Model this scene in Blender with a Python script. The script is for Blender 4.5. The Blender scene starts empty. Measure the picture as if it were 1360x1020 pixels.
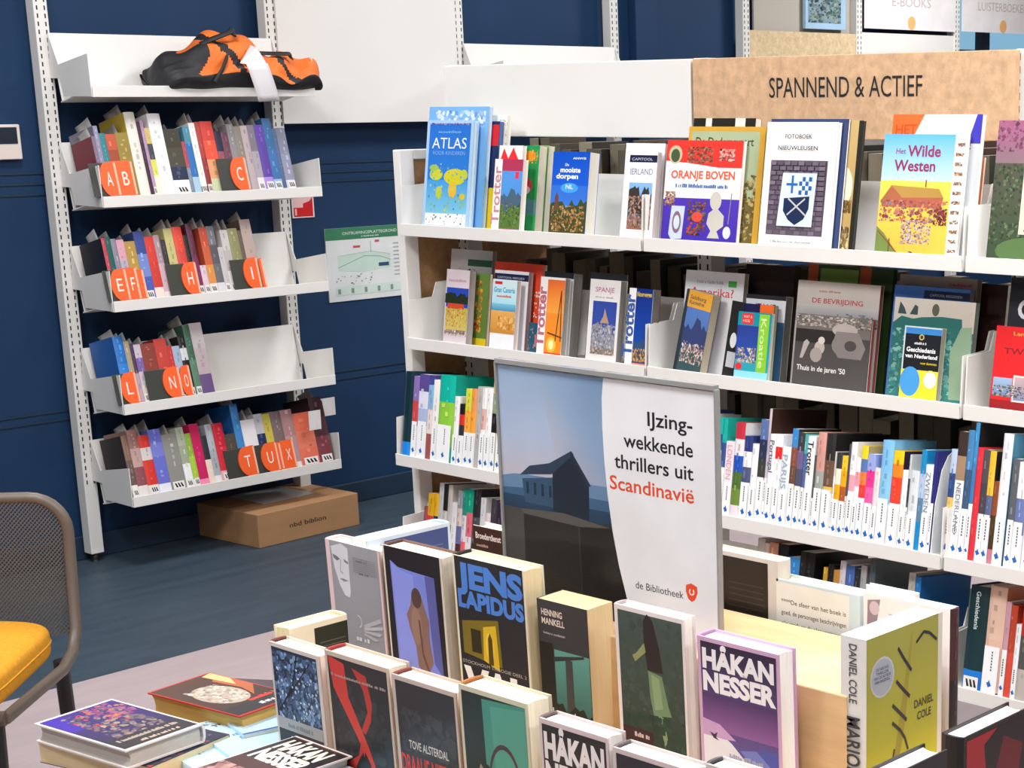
import bpy, math, random, colorsys
from mathutils import Vector, Matrix
from mathutils.geometry import tessellate_polygon

# ------------------------------------------------------------------ camera, light, exposure
SC = bpy.context.scene
COL = SC.collection
EYE = 1.55                       # eye height; world X runs along the back wall, Y towards it
FPX, PX, PY = 2351.6, 1060.6, 719.7
PITCH, ROLL, YAW = .243323, -.0075020, .876403
def _basis():
    F = Vector((0, math.cos(PITCH), -math.sin(PITCH))); R = Vector((1, 0, 0)); U = R.cross(F)
    c, s = math.cos(ROLL), math.sin(ROLL)
    R, U = c*R + s*U, -s*R + c*U
    ax = (Vector((math.cos(YAW), math.sin(YAW), 0)), Vector((-math.sin(YAW), math.cos(YAW), 0)), Vector((0, 0, 1)))
    w = lambda v: Vector([v.dot(a) for a in ax])
    return w(R), w(U), w(F)
CR, CU, CF = _basis()
CAM = Vector((0, 0, EYE))
cd = bpy.data.cameras.new('camera'); cam = bpy.data.objects.new('camera', cd); COL.objects.link(cam)
cam.matrix_world = Matrix(((CR.x, CU.x, -CF.x, 0), (CR.y, CU.y, -CF.y, 0), (CR.z, CU.z, -CF.z, EYE), (0, 0, 0, 1)))
cd.sensor_fit = 'HORIZONTAL'; cd.sensor_width = 36
cd.lens = FPX/1360*36
cd.shift_x = (680-PX)/1360; cd.shift_y = (PY-510)/1360
cd.clip_start = .05
SC.camera = cam
SC.view_settings.view_transform = 'Standard'; SC.view_settings.look = 'None'
SC.view_settings.gamma = 1; SC.view_settings.use_curve_mapping = False
SC.view_settings.exposure = -1.05

wd = bpy.data.worlds.new('world'); SC.world = wd; wd.use_nodes = True
wd.node_tree.nodes['Background'].inputs[0].default_value = (.75, .85, 1, 1)
wd.node_tree.nodes['Background'].inputs[1].default_value = .55
def lamp(name, loc, size, power, col=(1, .975, .94), rot=(0, 0, 0)):
    l = bpy.data.lights.new(name, 'AREA'); l.shape = 'RECTANGLE'; l.size, l.size_y = size; l.energy = power; l.color = col
    o = bpy.data.objects.new(name, l); COL.objects.link(o); o.location = loc; o.rotation_euler = rot
    return o
CEIL = 3.0
LAMPS = [(1.0, .9, 95), (1.0, 3.0, 105), (2.5, 4.5, 75), (4.9, 4.3, 80), (2.5, 1.2, 95), (4.6, 1.6, 80), (-.6, 2.6, 90), (7.6, 4.4, 120), (1.6, -.7, 80)]  # final pair added to brighten the far bays and the near-facing covers
for i, (x, y, p) in enumerate(LAMPS):
    lamp('ceiling_and_fill_light', (x, y, CEIL-.07), (.6, .6), p, (.985, .99, 1))

def ray(px, py): return CF*FPX + CR*(px-PX) - CU*(py-PY)
def atx(px, py, X): d = ray(px, py); return CAM + d*(X/d.x)
def aty(px, py, Y): d = ray(px, py); return CAM + d*(Y/d.y)
def atz(px, py, Z): d = ray(px, py); return CAM + d*((Z-EYE)/d.z)
def proj(p):
    q = Vector(p) - CAM; f = q.dot(CF); return PX + FPX*q.dot(CR)/f, PY - FPX*q.dot(CU)/f
def onplane(px, py, P0, n): d = ray(px, py); return CAM + d*((Vector(P0)-CAM).dot(n)/d.dot(n))
def rise(B, u, ytop):            # height along u above B whose top shows at ytop
    lo, hi = 0, .6
    for _ in range(24):
        m = (lo+hi)/2
        if proj(B+u*m)[1] > ytop: lo = m
        else: hi = m
    return lo

# ------------------------------------------------------------------ colour and materials
def lin(h):
    h = h.lstrip('#')
    if len(h) == 3: h = ''.join(c*2 for c in h)
    v = [int(h[i:i+2], 16)/255 for i in (0, 2, 4)]
    return tuple(x/12.92 if x <= .04045 else ((x+.055)/1.055)**2.4 for x in v) + (1.,)
def mix(a, b, t): return tuple(a[i]*(1-t)+b[i]*t for i in range(4))
MATS = {}
def mat(name, col=None, rough=.5, metal=0, spec=.5, noise=None, bump=None, attr=False, build=None, **kw):
    if name in MATS: return MATS[name]
    m = bpy.data.materials.new(name); m.use_nodes = True; nt = m.node_tree; N = nt.nodes; L = nt.links
    b = N['Principled BSDF']; b.inputs['Roughness'].default_value = rough; b.inputs['Metallic'].default_value = metal
    b.inputs['Specular IOR Level'].default_value = spec
    for k, v in kw.items(): b.inputs[k.replace('_', ' ')].default_value = v
    src = None
    if attr:
        a = N.new('ShaderNodeAttribute'); a.attribute_name = 'Col'; src = a.outputs['Color']
    elif col is not None: b.inputs['Base Color'].default_value = lin(col)
    tc = N.new('ShaderNodeTexCoord')
    if noise:                    # (scale, amount, stretch)
        sc, am, st = noise
        mp = N.new('ShaderNodeMapping'); mp.inputs['Scale'].default_value = st; L.new(tc.outputs['Object'], mp.inputs[0])
        n = N.new('ShaderNodeTexNoise'); n.inputs['Scale'].default_value = sc; n.inputs['Detail'].default_value = 5; L.new(mp.outputs[0], n.inputs['Vector'])
        r = N.new('ShaderNodeMapRange'); r.inputs[1].default_value = .3; r.inputs[2].default_value = .7; r.inputs[3].default_value = 1-am; r.inputs[4].default_value = 1+am
        L.new(n.outputs[0], r.inputs[0])
        mm = N.new('ShaderNodeMix'); mm.data_type = 'RGBA'; mm.blend_type = 'MULTIPLY'; mm.inputs[0].default_value = 1
        if src: L.new(src, mm.inputs[6])
        else: mm.inputs[6].default_value = lin(col)
        L.new(r.outputs[0], mm.inputs[7]); src = mm.outputs[2]
    if src: L.new(src, b.inputs['Base Color'])
    if bump:                     # (scale, strength, stretch)
        sc, am, st = bump
        mp = N.new('ShaderNodeMapping'); mp.inputs['Scale'].default_value = st; L.new(tc.outputs['Object'], mp.inputs[0])
        n = N.new('ShaderNodeTexNoise'); n.inputs['Scale'].default_value = sc; L.new(mp.outputs[0], n.inputs['Vector'])
        bp = N.new('ShaderNodeBump'); bp.inputs['Strength'].default_value = am; bp.inputs['Distance'].default_value = .002
        L.new(n.outputs[0], bp.inputs['Height']); L.new(bp.outputs[0], b.inputs['Normal'])
    MATS[name] = m
    return m
PRINT = mat('printed_cover', attr=True, rough=.38, spec=.4, noise=(9, .06, (1, 1, 1)))
PAGES = mat('paper_pages', attr=True, rough=.9, spec=.1, noise=(60, .06, (1, 12, .3)))
PLAS = mat('plastic_parts', attr=True, rough=.4)
STEEL = mat('white_powder_steel', 'e9e7e2', rough=.42, noise=(3, .02, (1, 1, 1)), bump=(400, .08, (1, 1, 1)))
SLOT = mat('dark_slot', '2a2a2c', rough=.8)
WALL = mat('navy_wall_paint', '18375a', rough=.6, spec=.3, noise=(2.5, .05, (1, 1, 1)), bump=(250, .25, (1, 1, 1)))
SKIRT = mat('navy_skirting', '1d3348', rough=.5)
CEILM = mat('ceiling_tile_white', 'bcbcb8', rough=.9)
PALE = mat('pale_wall_paint', '8c8a86', rough=.85, noise=(2, .03, (1, 1, 1)))
FLOOR = mat('blue_linoleum', '3a4955', rough=.5, spec=.35, noise=(5, .16, (.6, 4, 1)))
PINKF = mat('greige_linoleum', 'b3a3a4', rough=.5, spec=.35, noise=(6, .05, (1, 3, 1)))
WOOD = mat('birch_plywood', 'dcb98a', rough=.5, noise=(5, .10, (8, 1, 8)), bump=(30, .1, (8, 1, 8)))
CARD = mat('cardboard', 'ab8058', rough=.85, noise=(8, .07, (1, 1, 3)))
TEXT_D = mat('dark_lettering', '1c1b1d', rough=.6)
FABRIC = mat('yellow_wool', 'd0932e', rough=.95, spec=.1, noise=(120, .12, (1, 1, 1)), bump=(600, .5, (1, 1, 1)))
FRAME = mat('brown_powder_frame', '5e5248', rough=.45)
MESHM = mat('grey_mesh_fabric', '5a5550', rough=.7)
BLACKP = mat('black_rubber', '1d1d1f', rough=.5)
NYLON = mat('duffel_nylon', attr=True, rough=.62, bump=(90, .5, (1, 1, 1)), noise=(14, .14, (1, 1, 1)))
ACRYL = mat('clear_acrylic', '20262c', rough=.04, Alpha=.05, IOR=1.49)
FLAP = mat('grey_translucent_plastic', 'b9b4b0', rough=.35, Alpha=.85)
def osb(name, base):
    m = mat(name, base, rough=.65); nt = m.node_tree; N = nt.nodes; L = nt.links; b = N['Principled BSDF']
    tc = N.new('ShaderNodeTexCoord'); v = N.new('ShaderNodeTexVoronoi'); v.inputs['Scale'].default_value = 60
    n = N.new('ShaderNodeTexNoise'); n.inputs['Scale'].default_value = 38; n.inputs['Detail'].default_value = 8; n.inputs['Roughness'].default_value = .7
    L.new(tc.outputs['Object'], v.inputs['Vector']); L.new(tc.outputs['Object'], n.inputs['Vector'])
    r = N.new('ShaderNodeValToRGB'); c = lin(base)
    r.color_ramp.elements[0].position = .3; r.color_ramp.elements[0].color = tuple(x*.80 for x in c[:3])+(1,)
    r.color_ramp.elements[1].position = .62; r.color_ramp.elements[1].color = tuple(min(1, x*1.12) for x in c[:3])+(1,)
    L.new(n.outputs[0], r.inputs[0])
    r2 = N.new('ShaderNodeMapRange'); r2.inputs[3].default_value = .9; r2.inputs[4].default_value = 1.06
    L.new(v.outputs['Color'], r2.inputs[0])
    mm = N.new('ShaderNodeMix'); mm.data_type = 'RGBA'; mm.blend_type = 'MULTIPLY'; mm.inputs[0].default_value = 1
    L.new(r.outputs[0], mm.inputs[6]); L.new(r2.outputs[0], mm.inputs[7]); L.new(mm.outputs[2], b.inputs['Base Color'])
    return m
OSB = osb('osb_board', 'd2ab85'); OSBD = osb('osb_end_panel', 'a98258'); OSBL = osb('osb_pale', 'dcc39a')

# ------------------------------------------------------------------ mesh helpers
class MB:
    def __init__(s): s.v, s.f, s.c, s.sm = [], [], [], []
    def poly(s, pts, col='fff', smooth=False):
        i = len(s.v); s.v += [tuple(p) for p in pts]; n = len(pts)
        c = [lin(x) if isinstance(x, str) else x for x in col] if isinstance(col, list) else [lin(col) if isinstance(col, str) else col]*n
        if n > 4:
            for t in tessellate_polygon([[Vector(p) for p in pts]]):
                s.f.append([i+k for k in t]); s.c += [c[k] for k in t]; s.sm.append(smooth)
        else:
            s.f.append(list(range(i, i+n))); s.c += c; s.sm.append(smooth)
        return s
    def box(s, a, b, col='fff'):
        x0, y0, z0 = a; x1, y1, z1 = b; i = len(s.v)
        s.v += [(x0, y0, z0), (x1, y0, z0), (x1, y1, z0), (x0, y1, z0), (x0, y0, z1), (x1, y0, z1), (x1, y1, z1), (x0, y1, z1)]
        c = lin(col) if isinstance(col, str) else col
        for q in ((3, 2, 1, 0), (4, 5, 6, 7), (0, 1, 5, 4), (1, 2, 6, 5), (2, 3, 7, 6), (3, 0, 4, 7)):
            s.f.append([i+k for k in q]); s.c += [c]*4; s.sm.append(False)
        return s
    def prism(s, pts, ax, a, b, col='fff'):   # pts 2D in the plane normal to axis ax, from a to b
        def P(p, t): q = list(p); q.insert(ax, t); return tuple(q)
        n = len(pts)
        s.poly([P(p, a) for p in pts], col); s.poly([P(p, b) for p in pts], col)
        for k in range(n): s.poly([P(pts[k], a), P(pts[(k+1) % n], a), P(pts[(k+1) % n], b), P(pts[k], b)], col)
        return s
    def tube(s, pts, r, col='fff', n=10, closed=False, flat=1):
        pts = [Vector(p) for p in pts]; m = len(pts); i0 = len(s.v); c = lin(col) if isinstance(col, str) else col
        up = None
        for k, p in enumerate(pts):
            a = pts[(k-1) % m] if (closed or k) else p; b = pts[(k+1) % m] if (closed or k < m-1) else p
            d = (b-a).normalized()
            if up is None: up = d.orthogonal().normalized()
            up = (up - d*up.dot(d)).normalized(); sd = d.cross(up)
            for j in range(n):
                t = 2*math.pi*j/n; s.v.append(tuple(p + up*(math.cos(t)*r) + sd*(math.sin(t)*r*flat)))
        for k in range(m if closed else m-1):
            for j in range(n):
                a, b = i0+k*n, i0+((k+1) % m)*n
                s.f.append([a+j, a+(j+1) % n, b+(j+1) % n, b+j]); s.c += [c]*4; s.sm.append(True)
        if not closed:
            for base in (i0, i0+(m-1)*n): s.f.append([base+j for j in range(n)]); s.c += [c]*n; s.sm.append(False)
        return s
    def grid(s, fn, nu, nv, colfn=None, wrap=False):
        i0 = len(s.v)
        for a in range(nu+1):
            for b in range(nv+1): s.v.append(tuple(fn(a/nu, b/nv)))
        for a in range(nu):
            for b in range(nv):
                q = [i0+a*(nv+1)+b, i0+(a+1)*(nv+1)+b, i0+(a+1)*(nv+1)+b+1, i0+a*(nv+1)+b+1]
                s.f.append(q); c = colfn((a+.5)/nu, (b+.5)/nv) if colfn else lin('fff'); s.c += [c]*4; s.sm.append(True)
        return s
    def text(s, txt, fn, width=None, height=1, col='000', bold=0, align='l'):
        V, T, w, = glyphs(txt, bold); sc = height/.7; sx = sc if not width else width/max(w, 1e-6)
        tw = w*sx; off = {'l': 0, 'c': -tw/2, 'r': -tw}[align]
        i = len(s.v); s.v += [tuple(fn(x*sx+off, y*sc)) for x, y in V]; c = lin(col)
        for t in T: s.f.append([i+k for k in t]); s.c += [c]*len(t); s.sm.append(False)
        return s
    def build(s, name, m, parent=None, bevel=0):
        me = bpy.data.meshes.new(name); me.from_pydata(s.v, [], s.f)
        ca = me.color_attributes.new('Col', 'FLOAT_COLOR', 'CORNER')
        ca.data.foreach_set('color', [x for c in s.c for x in c])
        me.polygons.foreach_set('use_smooth', s.sm); me.materials.append(m); me.update()
        o = bpy.data.objects.new(name, me); COL.objects.link(o)
        if parent: o.parent = parent
        if bevel:
            b = o.modifiers.new('bevel', 'BEVEL'); b.width = bevel; b.segments = 2; b.limit_method = 'ANGLE'
        return o
_gl = {}
def glyphs(txt, bold):
    k = (txt, bold)
    if k not in _gl:
        cu = bpy.data.curves.new('t', 'FONT'); cu.body = txt; cu.size = 1; cu.offset = bold; cu.resolution_u = 3
        ob = bpy.data.objects.new('t', cu); me = bpy.data.meshes.new_from_object(ob)
        V = [(v.co.x, v.co.y) for v in me.vertices]; T = [list(p.vertices) for p in me.polygons]
        x0 = min([v[0] for v in V] or [0]); V = [(x-x0, y) for x, y in V]
        _gl[k] = (V, T, max([v[0] for v in V] or [1]))
        bpy.data.objects.remove(ob); bpy.data.meshes.remove(me); bpy.data.curves.remove(cu)
    return _gl[k]
LABELS = {}
def tag(o, label, cat, group=None, kind=None):
    n = len(label.split())
    if not 4 <= n <= 16: print('LABELLEN', n, label)
    if label in LABELS and not group: print('DUPLABEL', label)
    if label in LABELS: print('DUP', label)
    LABELS[label] = 1
    o['label'] = label; o['category'] = cat
    if group: o['group'] = group
    if kind: o['kind'] = kind
    return o
def thing(name, label, cat, M=None, group=None):
    o = bpy.data.objects.new(name, None); COL.objects.link(o); o.empty_display_size = .05
    if M is not None: o.matrix_world = M
    return tag(o, label, cat, group)
def struct(name, mb, m, bevel=0):
    o = mb.build(name, m, bevel=bevel); o['kind'] = 'structure'; return o
T = Matrix.Translation
def RZ(d): return Matrix.Rotation(math.radians(d), 4, 'Z')
def RX(d): return Matrix.Rotation(math.radians(d), 4, 'X')
def RY(d): return Matrix.Rotation(math.radians(d), 4, 'Y')

# ------------------------------------------------------------------ flat print on covers
def art_mesh(mb, art, P, seed=1):           # P(u,v,k) -> point, k = layer number
    k = 0
    for a in art:
        k += 1; q = a[0]
        if q == 'r':
            u0, v0, u1, v1, c = a[1:6]; c2 = a[6] if len(a) > 6 else c
            mb.poly([P(u0, v0, k), P(u1, v0, k), P(u1, v1, k), P(u0, v1, k)], [c, c, c2, c2])
        elif q == 'p': mb.poly([P(u, v, k) for u, v in a[1]], a[2])
        elif q == 'e':
            cu, cv, ru, rv, c = a[1:6]
            mb.poly([P(cu+ru*math.cos(t*math.pi/9), cv+rv*math.sin(t*math.pi/9), k) for t in range(18)], c)
        elif q == 'ring':
            cu, cv, ru, rv, th, c = a[1:7]; a0, a1 = (a[7], a[8]) if len(a) > 7 else (0, 360); n = 20
            for t in range(n):
                p = [math.radians(a0+(a1-a0)*(t+d)/n) for d in (0, 1)]
                mb.poly([P(cu+ru*f*math.cos(x), cv+rv*f*math.sin(x), k) for f, x in ((1, p[0]), (1, p[1]), (1-th, p[1]), (1-th, p[0]))], c)
        elif q == 'l':                       # polyline stroke
            pts, w, c = a[1:4]
            for (x0, y0), (x1, y1) in zip(pts, pts[1:]):
                d = math.hypot(x1-x0, y1-y0) or 1; nx, ny = -(y1-y0)/d*w/2, (x1-x0)/d*w/2
                mb.poly([P(x0+nx, y0+ny, k), P(x1+nx, y1+ny, k), P(x1-nx, y1-ny, k), P(x0-nx, y0-ny, k)], c)
        elif q == 'd':                       # scattered dabs
            u0, v0, u1, v1, n, sz, cs = a[1:8]; n = int(n*(4.2 if sz >= .04 else 1.6)); sz = sz*(.48 if sz >= .04 else .8); R = random.Random(a[8] if len(a) > 8 else seed)
            cl = [lin(c) if isinstance(c, str) else c for c in cs]; av = tuple(sum(c[i] for c in cl)/len(cl) for i in range(4))
            for j in range(n):
                u, v = R.uniform(u0, u1), R.uniform(v0, v1); s = sz*R.uniform(.4, 1.2); t0 = R.uniform(0, 6.3); m = R.randint(4, 6)
                pts = [(min(u1, max(u0, u+s*R.uniform(.5, 1)*math.cos(t0+6.283*i/m))), min(v1, max(v0, v+s*.7*R.uniform(.5, 1)*math.sin(t0+6.283*i/m)))) for i in range(m)]
                kk = k + j/(n+1)
                mb.poly([P(x, y, kk) for x, y in pts], mix(R.choice(cl), av, R.uniform(0, .65)))
        elif q == 'm':                       # ragged ridge from vb up to vp
            u0, u1, vb, vp, c = a[1:6]; R = random.Random(a[6] if len(a) > 6 else seed); n = 12
            c2 = a[7] if len(a) > 7 else c
            h = [vp*R.uniform(.72, 1)+vb*R.uniform(0, .28) if 0 else vb+(vp-vb)*R.uniform(.55, 1) for _ in range(n+1)]
            for i in range(n):
                x0, x1 = u0+(u1-u0)*i/n, u0+(u1-u0)*(i+1)/n
                mb.poly([P(x0, vb, k), P(x1, vb, k), P(x1, h[i+1], k), P(x0, h[i], k)], [c, c, c2, c2])
        elif q == 't':                       # text, u, v(baseline), cap height, colour, width, align, bold
            _, txt, u, v, hv, c = a[:6]; w = a[6] if len(a) > 6 else None; al = a[7] if len(a) > 7 else 'l'; bo = a[8] if len(a) > 8 else 0
            vert = len(a) > 9
            asp = P.asp                      # width/height of the cover
            if txt[0] == '~':                # lettering too small to read in the photograph: word-like marks
                n = int(txt[1:]); w = w or .4; R = random.Random(seed+n); x = {'l': u, 'c': u-w/2, 'r': u-w}[al]; e = x+w; turned = vert and a[9] == 'R'
                while x < e:
                    l = min(e-x, w/n*R.uniform(.5, 1)); h1 = hv*R.uniform(.6, 1)
                    q = [(x, v), (x+l*.8, v), (x+l*.8, v+h1), (x, v+h1)]
                    mb.poly([P(1-i, 1-j, k) if turned else P(i, j, k) for i, j in q], c); x += l*(1 if R.random() < .8 else 1.6)
                continue
            if vert and a[9]=='V': mb.text(txt, lambda x, y: P(u+y/asp, v-x, k), width=w, height=hv, col=c, bold=bo, align=al)
            elif vert and a[9] == 'R': mb.text(txt, lambda x, y: P(1-u-x, 1-v-y, k), width=w, height=hv, col=c, bold=bo, align=al)
            elif vert: mb.text(txt, lambda x, y: P(u-y/asp, v+x, k), width=w, height=hv, col=c, bold=bo, align=al)
            else: mb.text(txt, lambda x, y: P(u+x, v+y, k), width=w or None if w else None, height=hv, col=c, bold=bo, align=al) if w else \
                mb.text(txt, lambda x, y: P(u+x/asp, v+y, k), height=hv, col=c, bold=bo, align=al)
    return mb
def mkP(fn, asp): fn.asp = asp; return fn

def bands(spec):                             # 'hex' or 'h:hex,h:hex' bottom to top -> [(z0,z1,hex)]
    parts = spec.split(','); out = []; z = 0
    fr = [p.split(':') for p in parts]
    given = sum(float(p[0]) for p in fr if len(p) == 2); free = [p for p in fr if len(p) == 1]
    for p in fr:
        h = float(p[0]) if len(p) == 2 else (1-given)/max(1, len(free)); out.append((z, z+h, p[-1])); z += h
    return out
def book(label, group, M, w, h, t, kind='paper', cover='888', back=None, spine=None, art=None, artside='front', deco=None,
         pages='efe6d2', sticker=None, stext=None, flap=False, name='book', seed=1, cat='book', backart=None):
    o = thing(name, label, cat, M, group); back = back or cover; spine = spine or cover
    hard = kind == 'hard'; b = .0026 if hard else .0009; ins = .004 if hard else .0006
    t = max(t, .004); b = min(b, t*.2); bul = min(.004, t*.12) if hard else .0005
    mb = MB()
    mb.box((0, 0, 0), (w, b, h), cover); mb.box((0, t-b, 0), (w, t, h), back)
    prof = [(b, 0), (0, .0), (-bul, t*.25), (-bul*1.15, t*.5), (-bul, t*.75), (0, t), (b, t)]
    for z0, z1, c in bands(spine):
        for k in range(1, 5):
            (xa, ya), (xb, yb) = prof[k], prof[k+1]
            mb.poly([(xa, ya, z0*h), (xb, yb, z0*h), (xb, yb, z1*h), (xa, ya, z1*h)], c)
    inner = [(b, b), (b-bul*.6, t*.3), (b-bul*.6, t*.7), (b, t-b)]
    out = prof[1:6]
    c = bands(spine)[-1][2]
    for z in (0, h):                         # rim of the spine
        for k in range(3):
            a0 = inner[k]; a1 = inner[k+1]; o0 = out[k] if k < 2 else out[3]; o1 = out[k+1] if k < 2 else out[4]
            mb.poly([(o0[0], o0[1], z), (o1[0], o1[1], z), (a1[0], a1[1], z), (a0[0], a0[1], z)], c)
        mb.poly([(out[2][0], out[2][1], z), (out[3][0], out[3][1], z), (inner[2][0], inner[2][1], z)], c)
    for k in range(3):
        a0, a1 = inner[k], inner[k+1]; mb.poly([(a0[0], a0[1], 0), (a1[0], a1[1], 0), (a1[0], a1[1], h), (a0[0], a0[1], h)], c)
    mb.build('cover', PRINT, o)
    x0 = b+(.0015 if hard else 0); x1 = w-ins; cc = .006 if hard and t > .02 else .001
    pg = [(x0, b), (x0-min(bul, .001), t*.5), (x0, t-b), (x1, t-b), (x1-cc*.75, t*.72), (x1-cc, t*.5), (x1-cc*.75, t*.28), (x1, b)]
    MB().prism(pg, 2, ins, h-ins, pages).build('page_block', PAGES, o)
    if art:
        if artside == 'front': P = mkP(lambda u, v, k: (u*w, -.0002-.00003*k, v*h), w/h)
        else: P = mkP(lambda u, v, k: (w-u*w, t+.0002+.00003*k, v*h), w/h)
        art_mesh(MB(), art, P, seed).build('cover_print', PRINT, o)
    if sticker or stext or deco:
        sb = MB(); xs = -bul*1.15-.0004
        if deco:                             # small printed marks too fine to read
            R = random.Random(seed*13+5); bs = bands(spine); z = h*(.5 if sticker == 'white' else .25)
            while z < h*.93:
                c = [q for q in bs if q[0]*h <= z+1e-6][-1][2]; v = lin(c); lum = sum(v[:3])/3
                cc = tuple(min(1, x*2.4+.08) for x in v[:3])+(1,) if lum < .35 else tuple(x*.35 for x in v[:3])+(1,)
                l = R.uniform(.004, .022); w2 = t*R.uniform(.08, .26); y = t*R.uniform(.3, .55)
                if R.random() < deco: sb.poly([(xs-.0001, y, z), (xs-.0001, min(t*.9, y+w2), z), (xs-.0001, min(t*.9, y+w2), z+l*.8), (xs-.0001, y, z+l*.8)], mix(cc, v, R.uniform(.35, .75)))
                z += l+R.uniform(.001, .008)
            if sb.f: sb.build('spine_print', PRINT, o)
            sb = MB()
        if sticker == 'white':               # white class label with line and blue emblem
            s = min(.45*h, .10); m = t*.06
            sb.poly([(xs, m, .004), (xs, t-m, .004), (xs, t-m, s), (xs, m, s)], 'eef0f0')
            R = random.Random(seed); y = t*.42
            for j in range(7): sb.poly([(xs-.0002, y, s*.5+j*s*.06), (xs-.0002, y+min(.003, t*.25), s*.5+j*s*.06), (xs-.0002, y+min(.003, t*.25), s*.5+(j+.7)*s*.06), (xs-.0002, y, s*.5+(j+.7)*s*.06)], '55585c')
            e = min(.006, t*.38); yc = t*.5; zc = s*.24
            sb.poly([(xs-.0002, yc-e, zc-e*.6), (xs-.0002, yc+e*.2, zc-e*1.3), (xs-.0002, yc+e, zc+.2*e), (xs-.0002, yc+.3*e, zc+e*.5), (xs-.0002, yc, zc+1.3*e), (xs-.0002, yc-.5*e, zc+.3*e)], '2264b4')
        elif sticker == 'zig':               # small white label with black zigzag mark
            s = .03; m = t*.12
            sb.poly([(xs, m, .004), (xs, t-m, .004), (xs, t-m, s), (xs, m, s)], 'e9e7e4')
            q = (t-2*m)/4
            for j in range(3): sb.poly([(xs-.0002, m+q*(j+.3), .009), (xs-.0002, m+q*(j+1), .009), (xs-.0002, m+q*(j+1.4), .024), (xs-.0002, m+q*(j+.9), .024)], '2b2a30')
        if sb.f: sb.build('class_label', PRINT, o); sb = MB()
        if stext:
            txt, z, hh, c = stext[:4]; wd_ = stext[4] if len(stext) > 4 else None
            sb.text(txt, lambda x, y: (xs-.0003, t*.5+hh*t*.5-y if 0 else t*.5-y+hh*t*.5, z*h-x), width=wd_*h if wd_ else None, height=hh*t, col=c, bold=.01)
            sb.build('spine_title', PRINT, o)
    if flap:                                 # loose tab of the plastic wallet standing up from the spine
        R = random.Random(seed*7+3); n = 4; fb = MB(); y = t*R.uniform(.25, .7); x0 = R.uniform(.0, .03); L_ = R.uniform(.06, .085); hh = R.uniform(.028, .045); cv = R.uniform(-.006, .012)
        fb.grid(lambda u, v: (x0+u*L_+.03*v, y+cv*u*u-.004*v, h-.02+v*(hh+.02)*(1-.3*u)), n, 2, lambda u, v: lin('b8b4b0'))
        f = fb.build('plastic_tab', FLAP, o); sm = f.modifiers.new('solid', 'SOLIDIFY'); sm.thickness = .0006
    return o
# ------------------------------------------------------------------ room shell
YW = 5.83
struct('floor', MB().box((-3, 4.54, -.05), (11, YW+.3, 0)), FLOOR)
struct('floor', MB().box((-3, -2.5, -.05), (11, 4.54, 0)), PINKF)
struct('ceiling', MB().box((-3, -2.5, CEIL), (11, YW+.3, CEIL+.05)), CEILM)
XWIN = 8.29
wb = MB().box((-3, YW, 0), (XWIN, YW+.12, CEIL)); wb.box((XWIN, YW, 0), (11, YW+.12, 1.2)); wb.box((XWIN, YW, 2.3), (11, YW+.12, CEIL))
struct('wall_back', wb, WALL)
struct('wall_left', MB().box((-3.1, -2.5, 0), (-3, YW, CEIL)), PALE)
struct('wall_right', MB().box((11, -2.5, 0), (11.1, YW, CEIL)), PALE)
struct('wall_front', MB().box((-3, -2.6, 0), (11, -2.5, CEIL)), PALE)
struct('baseboard_back', MB().box((-3, YW-.014, 0), (XWIN, YW, .085)), SKIRT, bevel=.004)
tr = MB()
for z in (1.265, 1.30, 1.335, .50, .53): tr.box((-3, YW-.004, z), (XWIN, YW+.001, z+.006))
struct('trim_1', tr, SKIRT)
struct('trim_2', MB().box((5.84, YW-.05, 0), (5.98, YW, CEIL)), WALL, bevel=.004)
# window at the right-hand end of the back wall
wf = MB()
for x in (XWIN, XWIN+.42, XWIN+1.2, XWIN+2.0, XWIN+2.66): wf.box((x, YW+.02, 1.2), (x+.05, YW+.09, 2.3))
for z in (1.2, 1.78, 2.25): wf.box((XWIN, YW+.02, z), (11, YW+.09, z+.05))
wo = struct('window_1', wf, mat('dark_window_frame', '2a3440', rough=.5))
gl = MB().box((XWIN, YW+.05, 1.2), (11, YW+.056, 2.3)).build('glass', mat('window_glass', 'e8f4ff', rough=.02, Transmission_Weight=1.0), wo)
em = bpy.data.materials.new('daylight_backdrop'); em.use_nodes = True
nt = em.node_tree; nt.nodes.remove(nt.nodes['Principled BSDF']); e = nt.nodes.new('ShaderNodeEmission'); e.inputs[0].default_value = (.45, .8, 1, 1); e.inputs[1].default_value = 1.5
nt.links.new(e.outputs[0], nt.nodes['Material Output'].inputs[0])
struct('daylight_sheet', MB().box((XWIN-.5, YW+1.4, .2), (13, YW+1.45, 3.4)), em)  # glowing sheet added outside the window to stand in for daylight
# ceiling luminaires (the lamps that light the room, with the added fill pair)
lm_ = mat('lamp_diffuser', 'ffffff', rough=.4, Emission_Color=(1, .97, .93, 1), Emission_Strength=3.0)
for i, (x, y, p) in enumerate(LAMPS):
    o = thing('ceiling_and_fill_lamp', 'square flat ceiling lamp panel with white rim, unseen above, set includes added fill', 'lamp', T((x, y, CEIL)), 'ceiling lamp panels')
    MB().box((-.33, -.33, -.035), (.33, .33, 0), 'fff').build('rim', STEEL, o, .004)
    MB().box((-.3, -.3, -.04), (.3, .3, -.034), 'fff').build('diffuser', lm_, o)

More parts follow.
